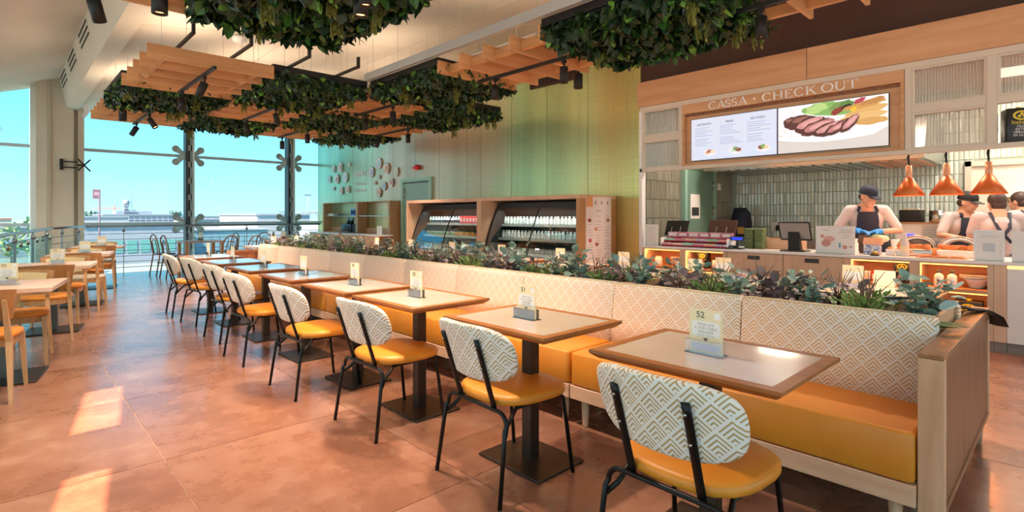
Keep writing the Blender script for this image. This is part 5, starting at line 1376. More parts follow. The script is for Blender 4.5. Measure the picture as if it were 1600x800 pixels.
# tills seen from behind, customer display, terminal
def till(x, y, label, rz, w_=.36, h_=.24, front=False, m=None):
    o = thing('till_screen', label, 'screen', (x, y, ZK), rz, 'tills on the counter'); t = .42
    M_ = Matrix.Translation((0, 0, .25)) @ Matrix.Rotation(-t if front else t, 4, 'Y')
    MB().box(-.012, .012, -w_/2, w_/2, -h_/2, h_/2).xf(M_).build('panel', m or MT['matte_black'], o, .004, 1)
    if front: MB().box(-.0135, -.012, -w_/2+.014, w_/2-.014, -h_/2+.024, h_/2-.014).xf(M_).build('display', mat('till_grey', '#9b9590', .3), o)
    MB().prism([(-.06, -.07, .012), (.05, -.07, .012), (.02, -.05, .24), (-.01, -.05, .24)], (0, .13, 0)).build('stand', MT['matte_black'], o)
    MB().box(-.11, .11, -.14, .14, 0, .014).build('base', MT['dark_grey'], o)
    if not front: MB().box(-.02, -.012, -.08, .08, -.1, -.085).box(-.02, -.012, -.08, -.065, -.085, .02).box(-.02, -.012, .065, .08, -.085, .02).xf(M_).build('bracket', MT['steel'], o)
    return o
till(7.36, 4.12, 'black till screen seen from behind, by the side wall', 0); till(7.36, 3.42, 'brown-backed till screen seen from behind, by the green crates', 0, .40, .26, False, mat('till_brown', '#4a3228', .4))
till(7.06, 2.36, 'black touch till with grey screen facing the dining room', 0, .36, .25, True)
o = thing('customer_display', 'small customer display with a blue lit window on a stalk', 'display', (6.99, 3.04, ZK)); MB().box(-.05, .06, -.07, .07, 0, .02).build('foot', MT['dark_grey'], o); MB().cyl((0, 0), .014, .02, .11, 8).build('stalk', MT['dark_grey'], o); MB().box(-.02, .02, -.09, .09, .11, .165).build('head', MT['dark_grey'], o); MB().box(-.022, -.02, -.07, .07, .122, .153).build('window', emat('blue_lcd', '#1c2fd0', 1.2), o)
o = thing('card_terminal', 'small dark card terminal at the end of the sweets rack', 'terminal', (6.93, 3.10, ZK)); MB().prism([(-.06, -.04, 0), (.07, -.04, 0), (.07, -.04, .045), (-.06, -.04, .02)], (0, .08, 0)).build('body', MT['matte_black'], o); MB().obox((.03, 0, .042), (.05, .06, .003), Matrix.Rotation(-.19, 3, 'Y')).build('display', MT['dark_grey'], o)
o = thing('computer_mouse', 'small dark device beside the printed sheet', 'device', (6.95, 4.14, ZK)); MB().ball((0, 0, .015), (.05, .03, .018)).build('shell', MT['dark_grey'], o); MB().box(-.04, .0, -.002, .002, .030, .034).build('wheel', MT['matte_black'], o)
gcr = mat('green_crate', '#6b7a4a', .6)
for i, y in enumerate((2.98, 2.85)):
    o = thing('green_crate', ['stack of olive green containers beside the customer display', 'stack of olive green containers beside the tall knife'][i], 'containers', (7.25, y, ZK), 0, 'olive green containers')
    for k in range(9): MB().rbox(-.07, .07, -.058, .058, .03*k, .03*k+.028, .012, 2).build('tub', gcr, o)
o = thing('wooden_tray', 'pale wooden box on the counter behind the till', 'box', (7.42, 2.62, ZK)); ww = MT['pale_y']
MB().box(-.12, .12, -.24, .24, 0, .01).build('bottom', ww, o)
for a in ((-.12, -.108, -.24, .24, .01, .14), (.108, .12, -.24, .24, .01, .14), (-.108, .108, -.24, -.228, .01, .14), (-.108, .108, .228, .24, .01, .14)): MB().box(*a).build('side', ww, o)
for k, (y, t) in enumerate(((2.62, .2), (2.55, -.1), (2.80, .35))):
    o = thing('utensil', ['black-handled utensil standing in the wooden box', 'second black-handled utensil leaning in the box', 'thin black utensil leaning beside the green containers'][k], 'utensil', (7.42 if k < 2 else 7.40, y, ZK+.012 if k < 2 else ZK)); MB().tube([(0, 0, 0), (0, t*.15, .14)], .006, 6).build('blade', MT['steel'], o); MB().tube([(0, t*.15, .14), (0, t*.25, .23)], .012, 6).build('handle', MT['matte_black'], o)
o = thing('snack_bag', 'printed snack bag lying behind the till', 'bag', (7.30, 2.06, ZK)); MB().loft([[(-.02+q*.01, -.12+.24*k/6, .002) for k in range(7)]+[(.02+q*.01, .12-.24*k/6, .002) for k in range(7)] for q in (0,)]+[[(-.05, -.11+.22*k/6, .06+.006*(k % 2)) for k in range(7)]+[(.05, .11-.22*k/6, .06) for k in range(7)]]+[[(-.015, -.12+.24*k/6, .125) for k in range(7)]+[(.015, .12-.24*k/6, .125) for k in range(7)]], True, True, True).build('pouch', mat('bag_print', '#d9b8a4', .4, c2='#efe8e2', scale=14), o); MB().box(-.055, -.05, -.06, .06, .04, .08).build('print', mat('bag_red', '#c05a3c', .5), o)
for k in range(3):
    o = thing('sauce_jar', 'red-labelled jar with dark blue lid behind the wide sign', 'jar', (7.45, 2.09-.105*k, ZK+.16), 0, 'red-labelled jars'); MB().lathe([(.04, 0), (.045, .01), (.045, .09), (.036, .10)], (0, 0, 0), 14).build('body', MT['white_g'], o); MB().cyl((0, 0), .04, .10, .13, 12).build('lid', MT['navy'], o)
    MB().poly([(-.046, .035*math.cos(2*math.pi*q/14), .045+.03*math.sin(2*math.pi*q/14)) for q in range(14)]).build('round_label', redm, o)
o = thing('riser', 'small white riser shelf carrying the red-labelled jars', 'shelf', (7.45, 1.985, ZK)); MB().box(-.07, .07, -.19, .19, .145, .16).build('top', MT['white'], o)
for s_ in (-1, 1): MB().box(-.07, .07, s_*.18-.008, s_*.18+.008, 0, .145).build('side', MT['white'], o)
o = thing('patterned_tin', 'blue and white patterned tin with a kraft paper lid beside the bell', 'tin', (7.10, 1.56, ZK)); MB().rbox(-.06, .06, -.075, .075, 0, .115, .01, 2).build('tin', mat('blue_pattern', '#4a6fae', .4, c2='#eef0f2', scale=40), o); MB().prism([(-.07, -.09, .116), (.08, -.09, .116), (.07, -.08, .175), (-.02, -.09, .19)], (0, .17, 0)).build('paper_lid', mat('kraft', '#d6a480', .7), o)
KR = bpy.data.materials['kraft']
o = thing('service_bell', 'small black service bell with a gold dome on the counter edge', 'bell', (6.92, 1.50, ZK)); MB().cyl((0, 0), .045, 0, .012, 16).build('base', MT['matte_black'], o); MB().lathe([(.04, .012), (.038, .03), (.02, .045), (.004, .05)], (0, 0, 0), 16).build('dome', mat('brass', '#b08d4a', .3, metal=.9), o); MB().cyl((0, 0), .006, .05, .06, 8).build('button', MT['matte_black'], o)
o = thing('dark_box', 'open dark cardboard box behind the wide sign', 'box', (7.30, 1.66, ZK)); MB().box(-.07, .07, -.06, .06, 0, .13).build('carton', mat('dark_card', '#5a4438', .7), o); MB().obox((-.08, .02, .17), (.01, .10, .10), Matrix.Rotation(.5, 3, 'Y')).build('flap', bpy.data.materials['dark_card'], o)
o = thing('clear_bottle', 'clear bottle with pale cap standing on the counter', 'bottle', (7.06, 1.255, ZK)); MB().lathe([(.036, 0), (.038, .01), (.038, .15), (.02, .19), (.014, .2), (.014, .22)], (0, 0, 0), 16).build('body', mat('frosted', '#e6dcd4', .2, spec=.6), o); MB().cyl((0, 0), .016, .22, .245, 10).build('cap', MT['white'], o); MB().lathe([(.0385, .05), (.0385, .11)], (0, 0, 0), 16, False, False).build('label', MT['card'], o)
for k, y in enumerate((1.40, 1.31)):
    o = thing('square_pot', ['white square pot by the bell', 'white square pot by the clear bottle'][k], 'pot', (7.12, y, ZK), 0, 'white square pots'); MB().rbox(-.04, .04, -.035, .035, 0, .07, .008, 2).build('pot', MT['white_g'], o); MB().ball((0, 0, .072), (.03, .028, .02)).build('filling', mat('crumbs', '#c98a4a', .8) if 'crumbs' not in bpy.data.materials else bpy.data.materials['crumbs'], o)
# chafing dishes with open half domes, bread inside
bread = mat('bread', '#d69a62', .7, c2='#b87440', scale=9, bump=.3)
for i, y in enumerate((1.20, .84)):
    o = thing('chafing_dish', ['polished chafing dish with domed lid, next to the clear bottle', 'polished chafing dish with domed lid, next to the white framed notice'][i], 'chafing dish', (7.32, y, ZK), 0, 'chafing dishes')
    MB().rbox(-.15, .13, -.165, .165, 0, .075, .02, 3).build('pan', MT['white_g'] if i else MT['steel'], o)
    dm = MB(); rings = []
    for k in range(9):
        a = R(180*k/8); rings.append([(.13-.02+.0*j, .18*math.cos(a), .08) if False else (.02+.11*math.sin(R(90*j/5)), .175*math.cos(a)*math.cos(R(90*j/5)*.55), .08+.135*math.sin(a)*math.cos(R(90*j/5)*.55)) for j in range(6)])
    dm.loft(rings, False); dm.loft([[(p[0]*.97, p[1]*.96, (p[2]-.08)*.95+.08) for p in r_][::-1] for r_ in rings], False); dm.build('dome_lid', MT['steel'], o)
    MB().tube([(.02, .175*math.cos(R(180*k/10)), .08+.135*math.sin(R(180*k/10))) for k in range(11)], .008, 6).build('rim', MT['steel'], o)
    for k in range(4):
        b_ = thing('bread_roll', 'golden bread piece in the chafing dish %s' % ('by the clear bottle', 'by the framed notice')[i], 'bread', (7.24+.03*(k % 2), y-.11+.075*k, ZK+.076), .5*k, 'bread in the chafing dish %s' % ('one', 'two')[i])
        MB().rbox(-.05, .05, -.03, .03, 0, .045, .016, 3).build('crumb', bread, b_); MB().rbox(-.046, .046, -.026, .026, .044, .05, .014, 2).build('crust', bread, b_)
o = thing('bread_board', 'thin wooden board with flatbread in front of the chafing dishes', 'board', (6.99, .93, ZK)); MB().box(-.09, .09, -.2, .2, 0, .012).build('board', MT['pale_y'], o)
for k in range(3): MB().rbox(-.07, .07, -.05+.0, .05, .013, .022, .02, 2).xf(Matrix.Translation((0, -.12+.12*k, 0))).build('flatbread', bread, o)
o = thing('loose_bread', 'pile of long golden bread sticks behind the white pot', 'bread', (7.20, 1.10, ZK))
for k in range(6): MB().tube([(-.02+.01*k, -.13, .02+.012*k), (.0, .13, .02+.010*k)], [.014, .02], 6).build('stick', bread, o)

# ================================================================ HEAT LAMPS
for i, y in enumerate((1.253, .927, .592)):
    o = thing('heat_lamp', 'copper cone heat lamp over the counter, %s' % ('nearest the menu screens', 'middle of three', 'nearest the serving end')[i], 'lamp', (7.25, y, 1.52), 0, 'copper heat lamps')
    MB().lathe([(.147, 0), (.15, .003), (.030, .205), (.024, .205), (.142, .004)], (0, 0, 0), 28, False, False).build('shade', MT['copper'], o)
    MB().lathe([(.030, .2), (.030, .325), (.020, .335), (.001, .335)], (0, 0, 0), 16, False, False).build('socket', MT['copper_l'], o)
    MB().tube([(0, 0, .33), (.004, .004, .40), (0, 0, .47)], .009, 6).build('cable', MT['matte_black'], o); MB().tube([(.012, 0, .34), (-.008, .012, .42), (0, 0, .47)], .006, 5).build('coil', MT['matte_black'], o)
    MB().ball((0, 0, .07), .035, 10, 6).build('bulb', MT['bulb'], o)
    ld = bpy.data.lights.new('heat', 'POINT'); ld.energy = 5; ld.color = lin('#ff9a50'); ld.shadow_soft_size = .04
    lo = bpy.data.objects.new('heat', ld); COL.objects.link(lo); lo.parent = o; lo.location = (0, 0, .02)
struct('trim_lamp_rail', MB().box(7.22, 7.28, -.6, 1.6, 1.985, 2.02).box(6.96, 7.28, 1.5, 1.53, 1.99, 2.02).box(6.96, 7.28, -.5, -.47, 1.99, 2.02), MT['matte_black'])

# ================================================================ KITCHEN INTERIOR
o = thing('extractor_hood', 'long stainless steel extractor hood over the kitchen', 'hood', (8.75, 2.75, 2.03))
MB().prism([(-.35, -1.45, .06), (1.25, -1.45, .06), (1.25, -1.45, .55), (-.1, -1.45, .55)], (0, 2.9, 0)).build('canopy', MT['steel'], o)
MB().box(-.37, 1.25, -1.46, 1.46, 0, .06).build('rim', MT['steel'], o)
for k in range(18): MB().box(-.30, 1.1, -1.38+.155*k, -1.28+.155*k, -.012, .0).build('filter_slat', MT['copper_l'] if k < 4 else MT['steel'], o)
o = thing('back_worktop', 'stainless kitchen worktop along the tiled back wall', 'worktop', (9.62, 2.65, 0)); MB().box(-.35, .38, -.6, 1.75, .86, .90).build('top', MT['steel'], o); MB().box(-.32, .38, -.58, 1.7, .1, .86).build('cupboards', MT['steel'], o)
for k in range(3): MB().box(-.335, -.32, -.55+.75*k, .15+.75*k, .14, .83).build('door', MT['steel'], o)
o = thing('steel_counter', 'stainless kitchen counter under the small ovens', 'worktop', (9.38, 1.32, 0)); MB().box(-.35, .35, -.28, .62, .93, .97).build('top', MT['steel'], o); MB().box(-.3, .3, -.25, .58, .1, .93).build('body', MT['steel'], o)
o = thing('oven', 'white countertop unit with vent grille and blue display', 'appliance', (9.28, 1.36, .97)); MB().box(-.25, .25, -.34, .34, 0, .22).build('housing', MT['white'], o)
for k in range(6): MB().box(-.256, -.25, -.3, .05, .04+.027*k, .052+.027*k).build('vent_slot', MT['grey_paint'], o)
MB().box(-.257, -.25, .14, .24, .05, .08).build('display', emat('oven_blue', '#4a5ae8', 1.0), o); MB().box(-.27, .27, -.36, .36, .22, .24).build('wooden_board', MT['oak_y'], o)
o = thing('black_toaster', 'black box-shaped appliance on top of the white unit', 'appliance', (9.23, 1.56, 1.21)); MB().rbox(-.12, .12, -.13, .13, 0, .17, .015, 2).build('body', MT['matte_black'], o); MB().box(-.08, .08, -.09, .09, .17, .185).build('lid', MT['card'], o)
o = thing('steel_pot', 'small steel pot beside the black appliance', 'pot', (9.23, 1.28, 1.21)); MB().lathe([(.08, 0), (.09, .01), (.09, .16), (.085, .16)], (0, 0, 0), 18).build('pan', MT['steel'], o); MB().box(-.02, .02, .085, .13, .11, .125).build('handle', MT['steel'], o)
o = thing('coffee_bag', 'dark blue and gold coffee bag on the back worktop', 'bag', (9.45, 4.05, .90)); MB().loft([[(-.08, -.13, 0), (.08, -.13, 0), (.08, .13, 0), (-.08, .13, 0)], [(-.1, -.15, .25), (.1, -.15, .25), (.1, .15, .25), (-.1, .15, .25)], [(-.06, -.14, .45), (.06, -.14, .45), (.06, .12, .45), (-.06, .12, .45)], [(-.01, -.08, .54), (.01, -.08, .54), (.01, .12, .54), (-.01, .12, .54)]], True, True, True).build('pouch', MT['navy'], o); MB().box(-.105, -.1, -.1, .02, .08, .2).build('gold_label', mat('gold', '#c79a4c', .4), o)
o = thing('wall_socket', 'white wall socket with a black plug on the tiled wall', 'socket', (9.99, 3.62, 1.10)); MB().box(0, .02, -.12, .12, -.08, .08).build('plate', MT['white'], o); MB().cyl((-.02, 0), .03, -.06, .03, 10).build('plug', MT['matte_black'], o)
o = thing('wall_switch', 'small white switch box on the kitchen side wall', 'switch', (9.42, 4.425, 1.82)); MB().box(-.06, .06, 0, .02, -.06, .06).build('box', MT['white'], o); MB().box(-.03, .03, -.006, 0, -.035, .035).build('rocker', MT['white_g'], o)
# unseen fill panels added to brighten the kitchen
for x, y in ((7.9, 3.4), (7.9, 1.6), (7.9, -.3), (9.1, .4), (9.3, -1.4)):
    o = thing('fill_panel_light', 'square white fill panel light added on the kitchen ceiling', 'light', (x, y, 3.09), 0, 'added kitchen fill lights')
    MB().box(-.3, .3, -.3, .3, .005, .03).build('tray', MT['white'], o); MB().box(-.28, .28, -.28, .28, -.002, .005).build('diffuser', emat('fill_panel_glow', '#fff4e6', 2.0) if 'fill_panel_glow' not in bpy.data.materials else bpy.data.materials['fill_panel_glow'], o)
    ld = bpy.data.lights.new('panel', 'AREA'); ld.size = .55; ld.energy = 20; ld.color = lin('#fff1df')
    lo = bpy.data.objects.new('panel', ld); COL.objects.link(lo); lo.parent = o; lo.location = (0, 0, -.006)
o = thing('back_shelf', 'white wall shelf in the back kitchen doorway', 'shelf', (9.9, .05, 1.55)); MB().box(-.18, .09, -.6, .6, 0, .03).build('board', MT['white'], o)
for s_ in (-.5, .5): MB().box(-.1, .09, s_-.01, s_+.01, -.1, 0).build('bracket', MT['steel'], o)

# ================================================================ GREEN WALL: PLATES, LETTERING, ALARM
PL = [(14.83, 2.651, .112), (14.403, 2.67, .141), (13.86, 2.725, .062), (15.113, 2.367, .113), (14.619, 2.354, .143), (14.089, 2.373, .148), (14.84, 2.086, .065), (14.334, 2.006, .118), (13.946, 2.031, .116), (12.25, 2.642, .143), (11.876, 2.491, .14), (12.639, 2.436, .142), (11.418, 2.372, .113), (12.242, 2.286, .065), (12.453, 2.152, .062), (11.648, 2.124, .111), (11.997, 2.045, .111), (12.262, 1.902, .133)]
PN = ['grey-green', 'rose-printed', 'small plain', 'pale blue', 'terracotta', 'blue-centred', 'small white', 'tan', 'coral', 'sky blue', 'amber-rimmed', 'lilac-blue', 'sage-printed', 'small blue', 'small cream', 'brown-rimmed', 'blue-flowered', 'orange-edged']
PC = ['#a8b9ac', '#c99a86', '#dfe3dc', '#9fc4d8', '#c99c80', '#b4d0dc', '#e6e6e0', '#c2a27e', '#d8a48a', '#a8dcec', '#cfa56a', '#a9b9dc', '#c2cfb4', '#9fc6e0', '#e0d6bc', '#b98f66', '#a6cbe0', '#e0b27c']
for (y, z, r_), nm_, pc in zip(PL, PN, PC):
    o = thing('wall_plate', '%s decorative plate hung on the green wall, %s' % (nm_, 'window-side cluster' if y > 13.2 else 'door-side cluster'), 'plate', (6.998, y, z), 0, 'decorative wall plates')
    rot = Matrix.Rotation(R(-90), 4, 'Y')
    MB().lathe([(r_*.55, 0), (r_*.62, .012), (r_, .03), (r_, .035), (r_*.64, .018), (r_*.6, .012), (.001, .012)], (0, 0, 0), 26, True, False).xf(rot).build('plate', MT['white_g'], o)
    MB().lathe([(r_*.50, .0135), (.001, .0135)], (0, 0, 0), 20, False, False).xf(rot).build('centre_motif', mat('motif_'+pc[1:], pc, .4), o)
    MB().lathe([(r_*.80, .0268), (r_*.74, .0246)], (0, 0, 0), 24, False, False).xf(rot).build('painted_ring', bpy.data.materials['motif_'+pc[1:]], o)
wl = thing('wall_lettering', 'white brand lettering and slogan between the two plate clusters', 'lettering', (6.995, 13.26, 2.2))
wt = mat('lettering_white', '#ffffff', .4)
text('brand_word', 'EATALY', .19, wt, wl, face((0, -1, 0), (-.004, 0, .22)), ext=.004)
text('slogan', 'Eat better', .155, wt, wl, face((0, -1, 0), (-.004, 0, -.035)) @ Matrix.Shear('XY', 4, (.25, 0)), ext=.004)
text('slogan', 'live better', .155, wt, wl, face((0, -1, 0), (-.004, 0, -.215)) @ Matrix.Shear('XY', 4, (.25, 0)), ext=.004)
o = thing('fire_alarm', 'red and white fire alarm beacon on the green wall above the door', 'alarm', (6.995, 10.55, 2.42))
MB().box(-.05, 0, -.10, .14, -.06, .06).build('housing', mat('alarm_pink', '#e8b4b4', .4), o); MB().lathe([(.06, -.05), (.06, .0), (.045, .04), (.001, .05)], (0, 0, 0), 16).xf(Matrix.Translation((-.06, -.08, 0)) @ Matrix.Rotation(R(-90), 4, 'Y')).build('beacon', mat('alarm_red', '#c4142c', .3), o)
MB().box(-.052, -.05, -.0, .12, -.03, .03).build('label', redm, o)

# ================================================================ COFFEE CORNER
o = thing('coffee_counter', 'pale coffee counter with white top below the plate wall', 'counter', (6.3, 11.06, 0))
MB().box(.0, .36, 0, 3.84, .1, .82).build('front_body', MT['pale_z'], o); MB().box(-.02, .37, -.01, 3.86, .82, .85).build('worktop', MT['white_g'], o); MB().box(.002, .36, -.012, -.001, .1, .82).build('end_panel', MT['dark_oak_z'], o); MB().box(.03, .36, .0, 3.84, 0, .1).build('plinth', bpy.data.materials['plinth'], o)
for k in range(3): MB().box(-.006, .0, .02+1.28*k, 1.26+1.28*k, .14, .80).build('door', MT['pale_z'], o)
o = thing('shelf_unit', 'open oak shelf unit against the green wall behind the coffee counter', 'shelf', (6.7, 11.25, 0)); so = wood('shelf_oak', '#c79f74', '#b58a60', 'z', .5)
for y0, y1 in ((0, .08), (1.6, 1.72), (3.62, 3.70)): MB().box(0, .28, y0, y1, 0, 1.66).build('upright', so, o)
for y0, y1 in ((.08, 1.6), (1.72, 3.62)):
    MB().box(.02, .28, y0, y1, 1.285, 1.30).build('shelf_board', MT['steel'], o); MB().box(0, .28, y0, y1, 0, .85).build('base', MT['pale_z'], o); MB().box(0, .28, y0, y1, 1.645, 1.66).build('top_board', so, o)
    MB().box(.25, .28, y0, y1, .85, .98).build('upstand', MT['pale_z'], o)
o = thing('coffee_machine', 'dark coffee machine with two grinders on the coffee counter', 'coffee machine', (6.84, 13.40, .85)); cmm = mat('machine_blue', '#3f5468', .35, metal=.4)
MB().rbox(-.12, .12, -.1, .44, .03, .22, .03, 3).build('body', cmm, o); MB().box(-.135, -.12, -.05, .2, .05, .18).build('front_panel', MT['matte_black'], o)
for k in range(4): MB().cyl((-.09 if k % 2 else .09, -.07+.46*(k//2)), .014, 0, .03, 8).build('foot', MT['matte_black'], o)
for y in (.02, .22):
    g = MB().lathe([(.05, .22), (.05, .30), (.03, .31)], (0, y, 0), 12).build('grinder', MT['matte_black'], o); MB().lathe([(.03, .31), (.06, .38), (.06, .40)], (0, y, 0), 12).build('hopper', mat('hopper', '#8fb8c8', .2) if 'hopper' not in bpy.data.materials else bpy.data.materials['hopper'], g)
o = thing('cup_rack', 'dark cup rack with cups beside the coffee machine', 'rack', (6.84, 13.12, .85)); MB().box(-.1, .1, -.09, .09, 0, .02).box(-.1, -.09, -.09, .09, .02, .2).box(-.1, .1, -.09, .09, .2, .22).build('frame', MT['matte_black'], o)
for k in range(4): MB().lathe([(.02, .22), (.03, .27), (.028, .27)], (-.05+.1*(k % 2), -.045+.09*(k//2), 0), 10).build('cup', MT['white_g'], o)
pbox('blue_box', 6.85, 13.28, 1.3, .14, .22, .17, mat('blue_carton', '#2f6fd0', .4), 'bright blue carton on the shelf above the coffee machine', 'box', None, 0, MT['navy'])
pbox('white_box', 6.85, 14.6, 1.3, .14, .3, .06, MT['white'], 'flat white carton on the window end of the shelf', 'box', None, 0, MT['card'])
pbox('black_tray', 6.85, 14.2, 1.3, .12, .22, .025, MT['dark_grey'], 'small flat dark tray on the shelf board', 'tray', None, 0, MT['matte_black'])
o = thing('menu_stand', 'white printed menu stand on the coffee counter', 'sign', (6.45, 11.30, .85)); MB().box(-.004, .004, -.11, .11, 0, .2).build('sheet', MT['paper'], o); MB().box(-.04, .04, -.11, .11, 0, .004).build('foot', MT['acrylic'], o)
for k in range(5): MB().box(-.005, -.004, -.08, .07, .16-.03*k, .168-.03*k).build('text_line', MT['ink_l'], o)

# ================================================================ CHILLED CABINETS
fr = thing('cabinet_surround', 'oak surround housing the two chilled display cabinets', 'surround', (6.07, 4.95, 0))
for y0, y1 in ((0, .06), (2.2, 2.32), (4.53, 4.59)): MB().box(0, .92, y0, y1, 0, 1.555).build('upright', MT['pale_z'] if y0 != 0 else MT['ply'], fr)
MB().box(0, .92, 0, 4.59, 1.555, 1.61).build('top_board', MT['pale_y'], fr); MB().box(.9, .92, .06, 4.53, 0, 1.555).build('back_board', MT['dark_oak_z'], fr)
MB().box(.30, .9, .06, 2.2, 1.545, 1.555).box(.30, .9, 2.32, 4.53, 1.545, 1.555).build('soffit', MT['matte_black'], fr)
mb_ = thing('menu_board', 'tall white printed menu board on the oak side of the chilled cabinets', 'menu board', (6.52, 4.945, .57))
MB().box(-.31, .30, -.012, .004, 0, 1.01).build('board', mat('menu_paper', '#ecd9d0', .5), mb_)
MB().box(-.31, -.16, -.0135, -.012, .86, 1.01).build('orange_corner', mat('menu_orange', '#e39a62', .5), mb_)
fmx = lambda x, z: face((1, 0, 0), (x, -.0132, z))
text('heading', 'MENU', .05, MT['ink_l'], mb_, fmx(0, .80))
for q in range(3):
    for k in range(16):
        x0 = -.27+.20*q; z = .72-.042*k
        if (k+q*3) % 5 == 4: continue
        MB().box(x0, x0+random.uniform(.08, .15), -.0132, -.012, z, z+.008).build('text_line', MT['ink_l'], mb_)
for x, z, c in ((-.235, .66, '#8e3a2a'), (.22, .66, '#a8663c'), (-.08, .53, '#d88a6a'), (-.22, .36, '#c24a4a'), (-.06, .30, '#b0502e'), (-.06, .08, '#b99a7e')):
    MB().poly([(x+.04*math.cos(2*math.pi*k/12), -.0138, z+.028*math.sin(2*math.pi*k/12)) for k in range(12)]).build('food_picture', mat('food'+c[1:], c, .6), mb_)
for x in (-.10, .05, .20): MB().box(x, x+.02, -.0135, -.012, .90, .95).build('icon', MT['ink'], mb_)

def fridge(y0, y1, label):
    o = thing('chilled_cabinet', label, 'fridge', (6.10, y0, 0), 0, 'chilled display cabinets'); W = y1-y0
    prof = [(.02, .12), (.0, .30), (.0, .55), (.03, .72), (.09, .92), (.17, 1.12), (.26, 1.32), (.34, 1.47), (.42, 1.52)]
    for y in (0, W-.03):
        pts = [(x, y, z) for x, z in prof]+[(.86, y, 1.52), (.86, y, .12)]
        MB().prism(pts, (0, .03, 0)).build('end_panel', MT['matte_black'], o)
    MB().box(.83, .86, .03, W-.03, .12, 1.52).build('back_panel', mat('fridge_in', '#3c3f42', .4) if 'fridge_in' not in bpy.data.materials else bpy.data.materials['fridge_in'], o)
    MB().box(.36, .86, .03, W-.03, 1.44, 1.52).build('canopy', MT['matte_black'], o); MB().box(.32, .37, .03, W-.03, 1.385, 1.52).build('header', MT['matte_black'], o); MB().box(.38, .41, .05, W-.05, 1.425, 1.44).build('light_tube', emat('fridge_tube', '#f2fbff', 3) if 'fridge_tube' not in bpy.data.materials else bpy.data.materials['fridge_tube'], o)
    MB().box(.0, .86, .03, W-.03, .12, .40).build('base', MT['dark_grey'], o); MB().box(.04, .86, .03, W-.03, .0, .12).build('plinth', MT['matte_black'], o)
    for z, xf in ((1.14, .42), (.90, .34), (.66, .26)):
        MB().box(xf, .83, .03, W-.03, z-.02, z).build('shelf', MT['steel'], o); MB().box(xf-.006, xf, .03, W-.03, z-.03, z+.012).build('price_rail', MT['white'], o)
    MB().box(.18, .83, .03, W-.03, .40, .42).build('shelf', MT['steel'], o)
    for a, b_ in ((.03, W/2-.008), (W/2+.008, W-.03)):
        rows = [[(x+.004, y, z) for y in (a, b_)] for x, z in prof[2:8]]
        MB().loft(rows, False).build('curved_glass', MT['glass_g'], o)
    MB().tube([(x, W/2, z) for x, z in prof[1:8]], .010, 6).build('glass_divider', MT['matte_black'], o)
    ld = bpy.data.lights.new('fridge_light', 'AREA'); ld.shape = 'RECTANGLE'; ld.size = .06; ld.size_y = W-.2; ld.energy = 10; ld.color = lin('#f4fbff')
    lo = bpy.data.objects.new('fridge_light', ld); COL.objects.link(lo); lo.parent = o; lo.location = (.40, W/2, 1.42); lo.rotation_euler = (0, R(20), 0)
    return o
F1 = (5.02, 7.13); F2 = (7.28, 9.47)
fridge(*F1, 'curved-glass chilled cabinet full of white bottles, beside the menu board'); fridge(*F2, 'curved-glass chilled cabinet with red packs on top shelf, nearer the windows')
def bottle_mesh(kind):
    if kind == 'bottle': return [(.030, 0), (.033, .01), (.033, .090), (.024, .112), (.018, .118), (.020, .12), (.020, .142), (.001, .142)]
    if kind == 'jar': return [(.033, 0), (.036, .006), (.036, .055), (.028, .066), (.031, .068), (.031, .082), (.001, .082)]
    if kind == 'cup': return [(.026, 0), (.034, .075), (.036, .078), (.001, .08)]
prods = {}
def prod(kind, c, lab):
    key = (kind, c)
    if key not in prods:
        m1 = mat('prod_%s_%s' % (kind, c[1:]), c, .35)
        pr = bottle_mesh(kind); n_ = 9
        body = MB().lathe(pr, (0, 0, 0), n_, True, False).mesh('body', m1)
        lb = MB().lathe([(pr[1][0]+.0012, .02), (pr[1][0]+.0012, .055 if kind != 'bottle' else .07)], (0, 0, 0), n_, False, False).mesh('label_band', lab)
        prods[key] = (body, lb)
    return prods[key]
lw_ = MT['paper']; ld_ = mat('lab_dark', '#3a3f4c', .5); lp_ = mat('lab_pink', '#d9a7a0', .5); lo_ = mat('lab_orange', '#dd8a3c', .5); lg_ = mat('lab_green', '#7f9a5a', .5); lr_ = mat('lab_red', '#d8323a', .5)
def row(y0, y1, z, x, n, kind, cf, nm, lab, cat, grp):
    for k in range(n):
        c, lbm = cf(k); bo, lb = prod(kind, c, lbm)
        o = thing(nm, lab, cat, (x+random.uniform(-.012, .012), y1-.07-(y1-y0-.14)*k/(n-1), z), random.uniform(-.3, .3), grp)
        mesh_obj('body', bo, o); mesh_obj('label_band', lb, o)
w_ = '#cfc8bb'
row(F1[0], F1[1], 1.141, 6.58, 26, 'bottle', lambda k: (w_, (lw_, lo_, lw_, lp_, ld_)[min(k//5, 4)]) if k < 25 else (w_, ld_), 'drink_bottle', 'small white drink bottle on the top shelf beside the menu board', 'bottle', 'bottles, top shelf, near cabinet')
row(F1[0], F1[1], .901, 6.52, 26, 'bottle', lambda k: (w_ if k < 13 else '#cdd8d2', lw_ if k % 7 else lp_), 'drink_bottle', 'white drink bottle on the second shelf of the cabinet by the menu board', 'bottle', 'bottles, second shelf, near cabinet')
row(F1[0], F1[1], 1.056, 6.80, 24, 'cup', lambda k: ('#d9b08a', lw_), 'dessert_cup', 'small dessert cup behind the bottles of the near cabinet', 'cup', 'cups at the back, near cabinet') if False else None
row(F1[0], F1[1], .661, 6.46, 24, 'jar', lambda k: (w_ if k < 12 else '#d8c3c0', lp_ if k % 3 else lw_), 'dessert_jar', 'squat jar on the third shelf of the cabinet by the menu board', 'jar', 'jars, third shelf, near cabinet')
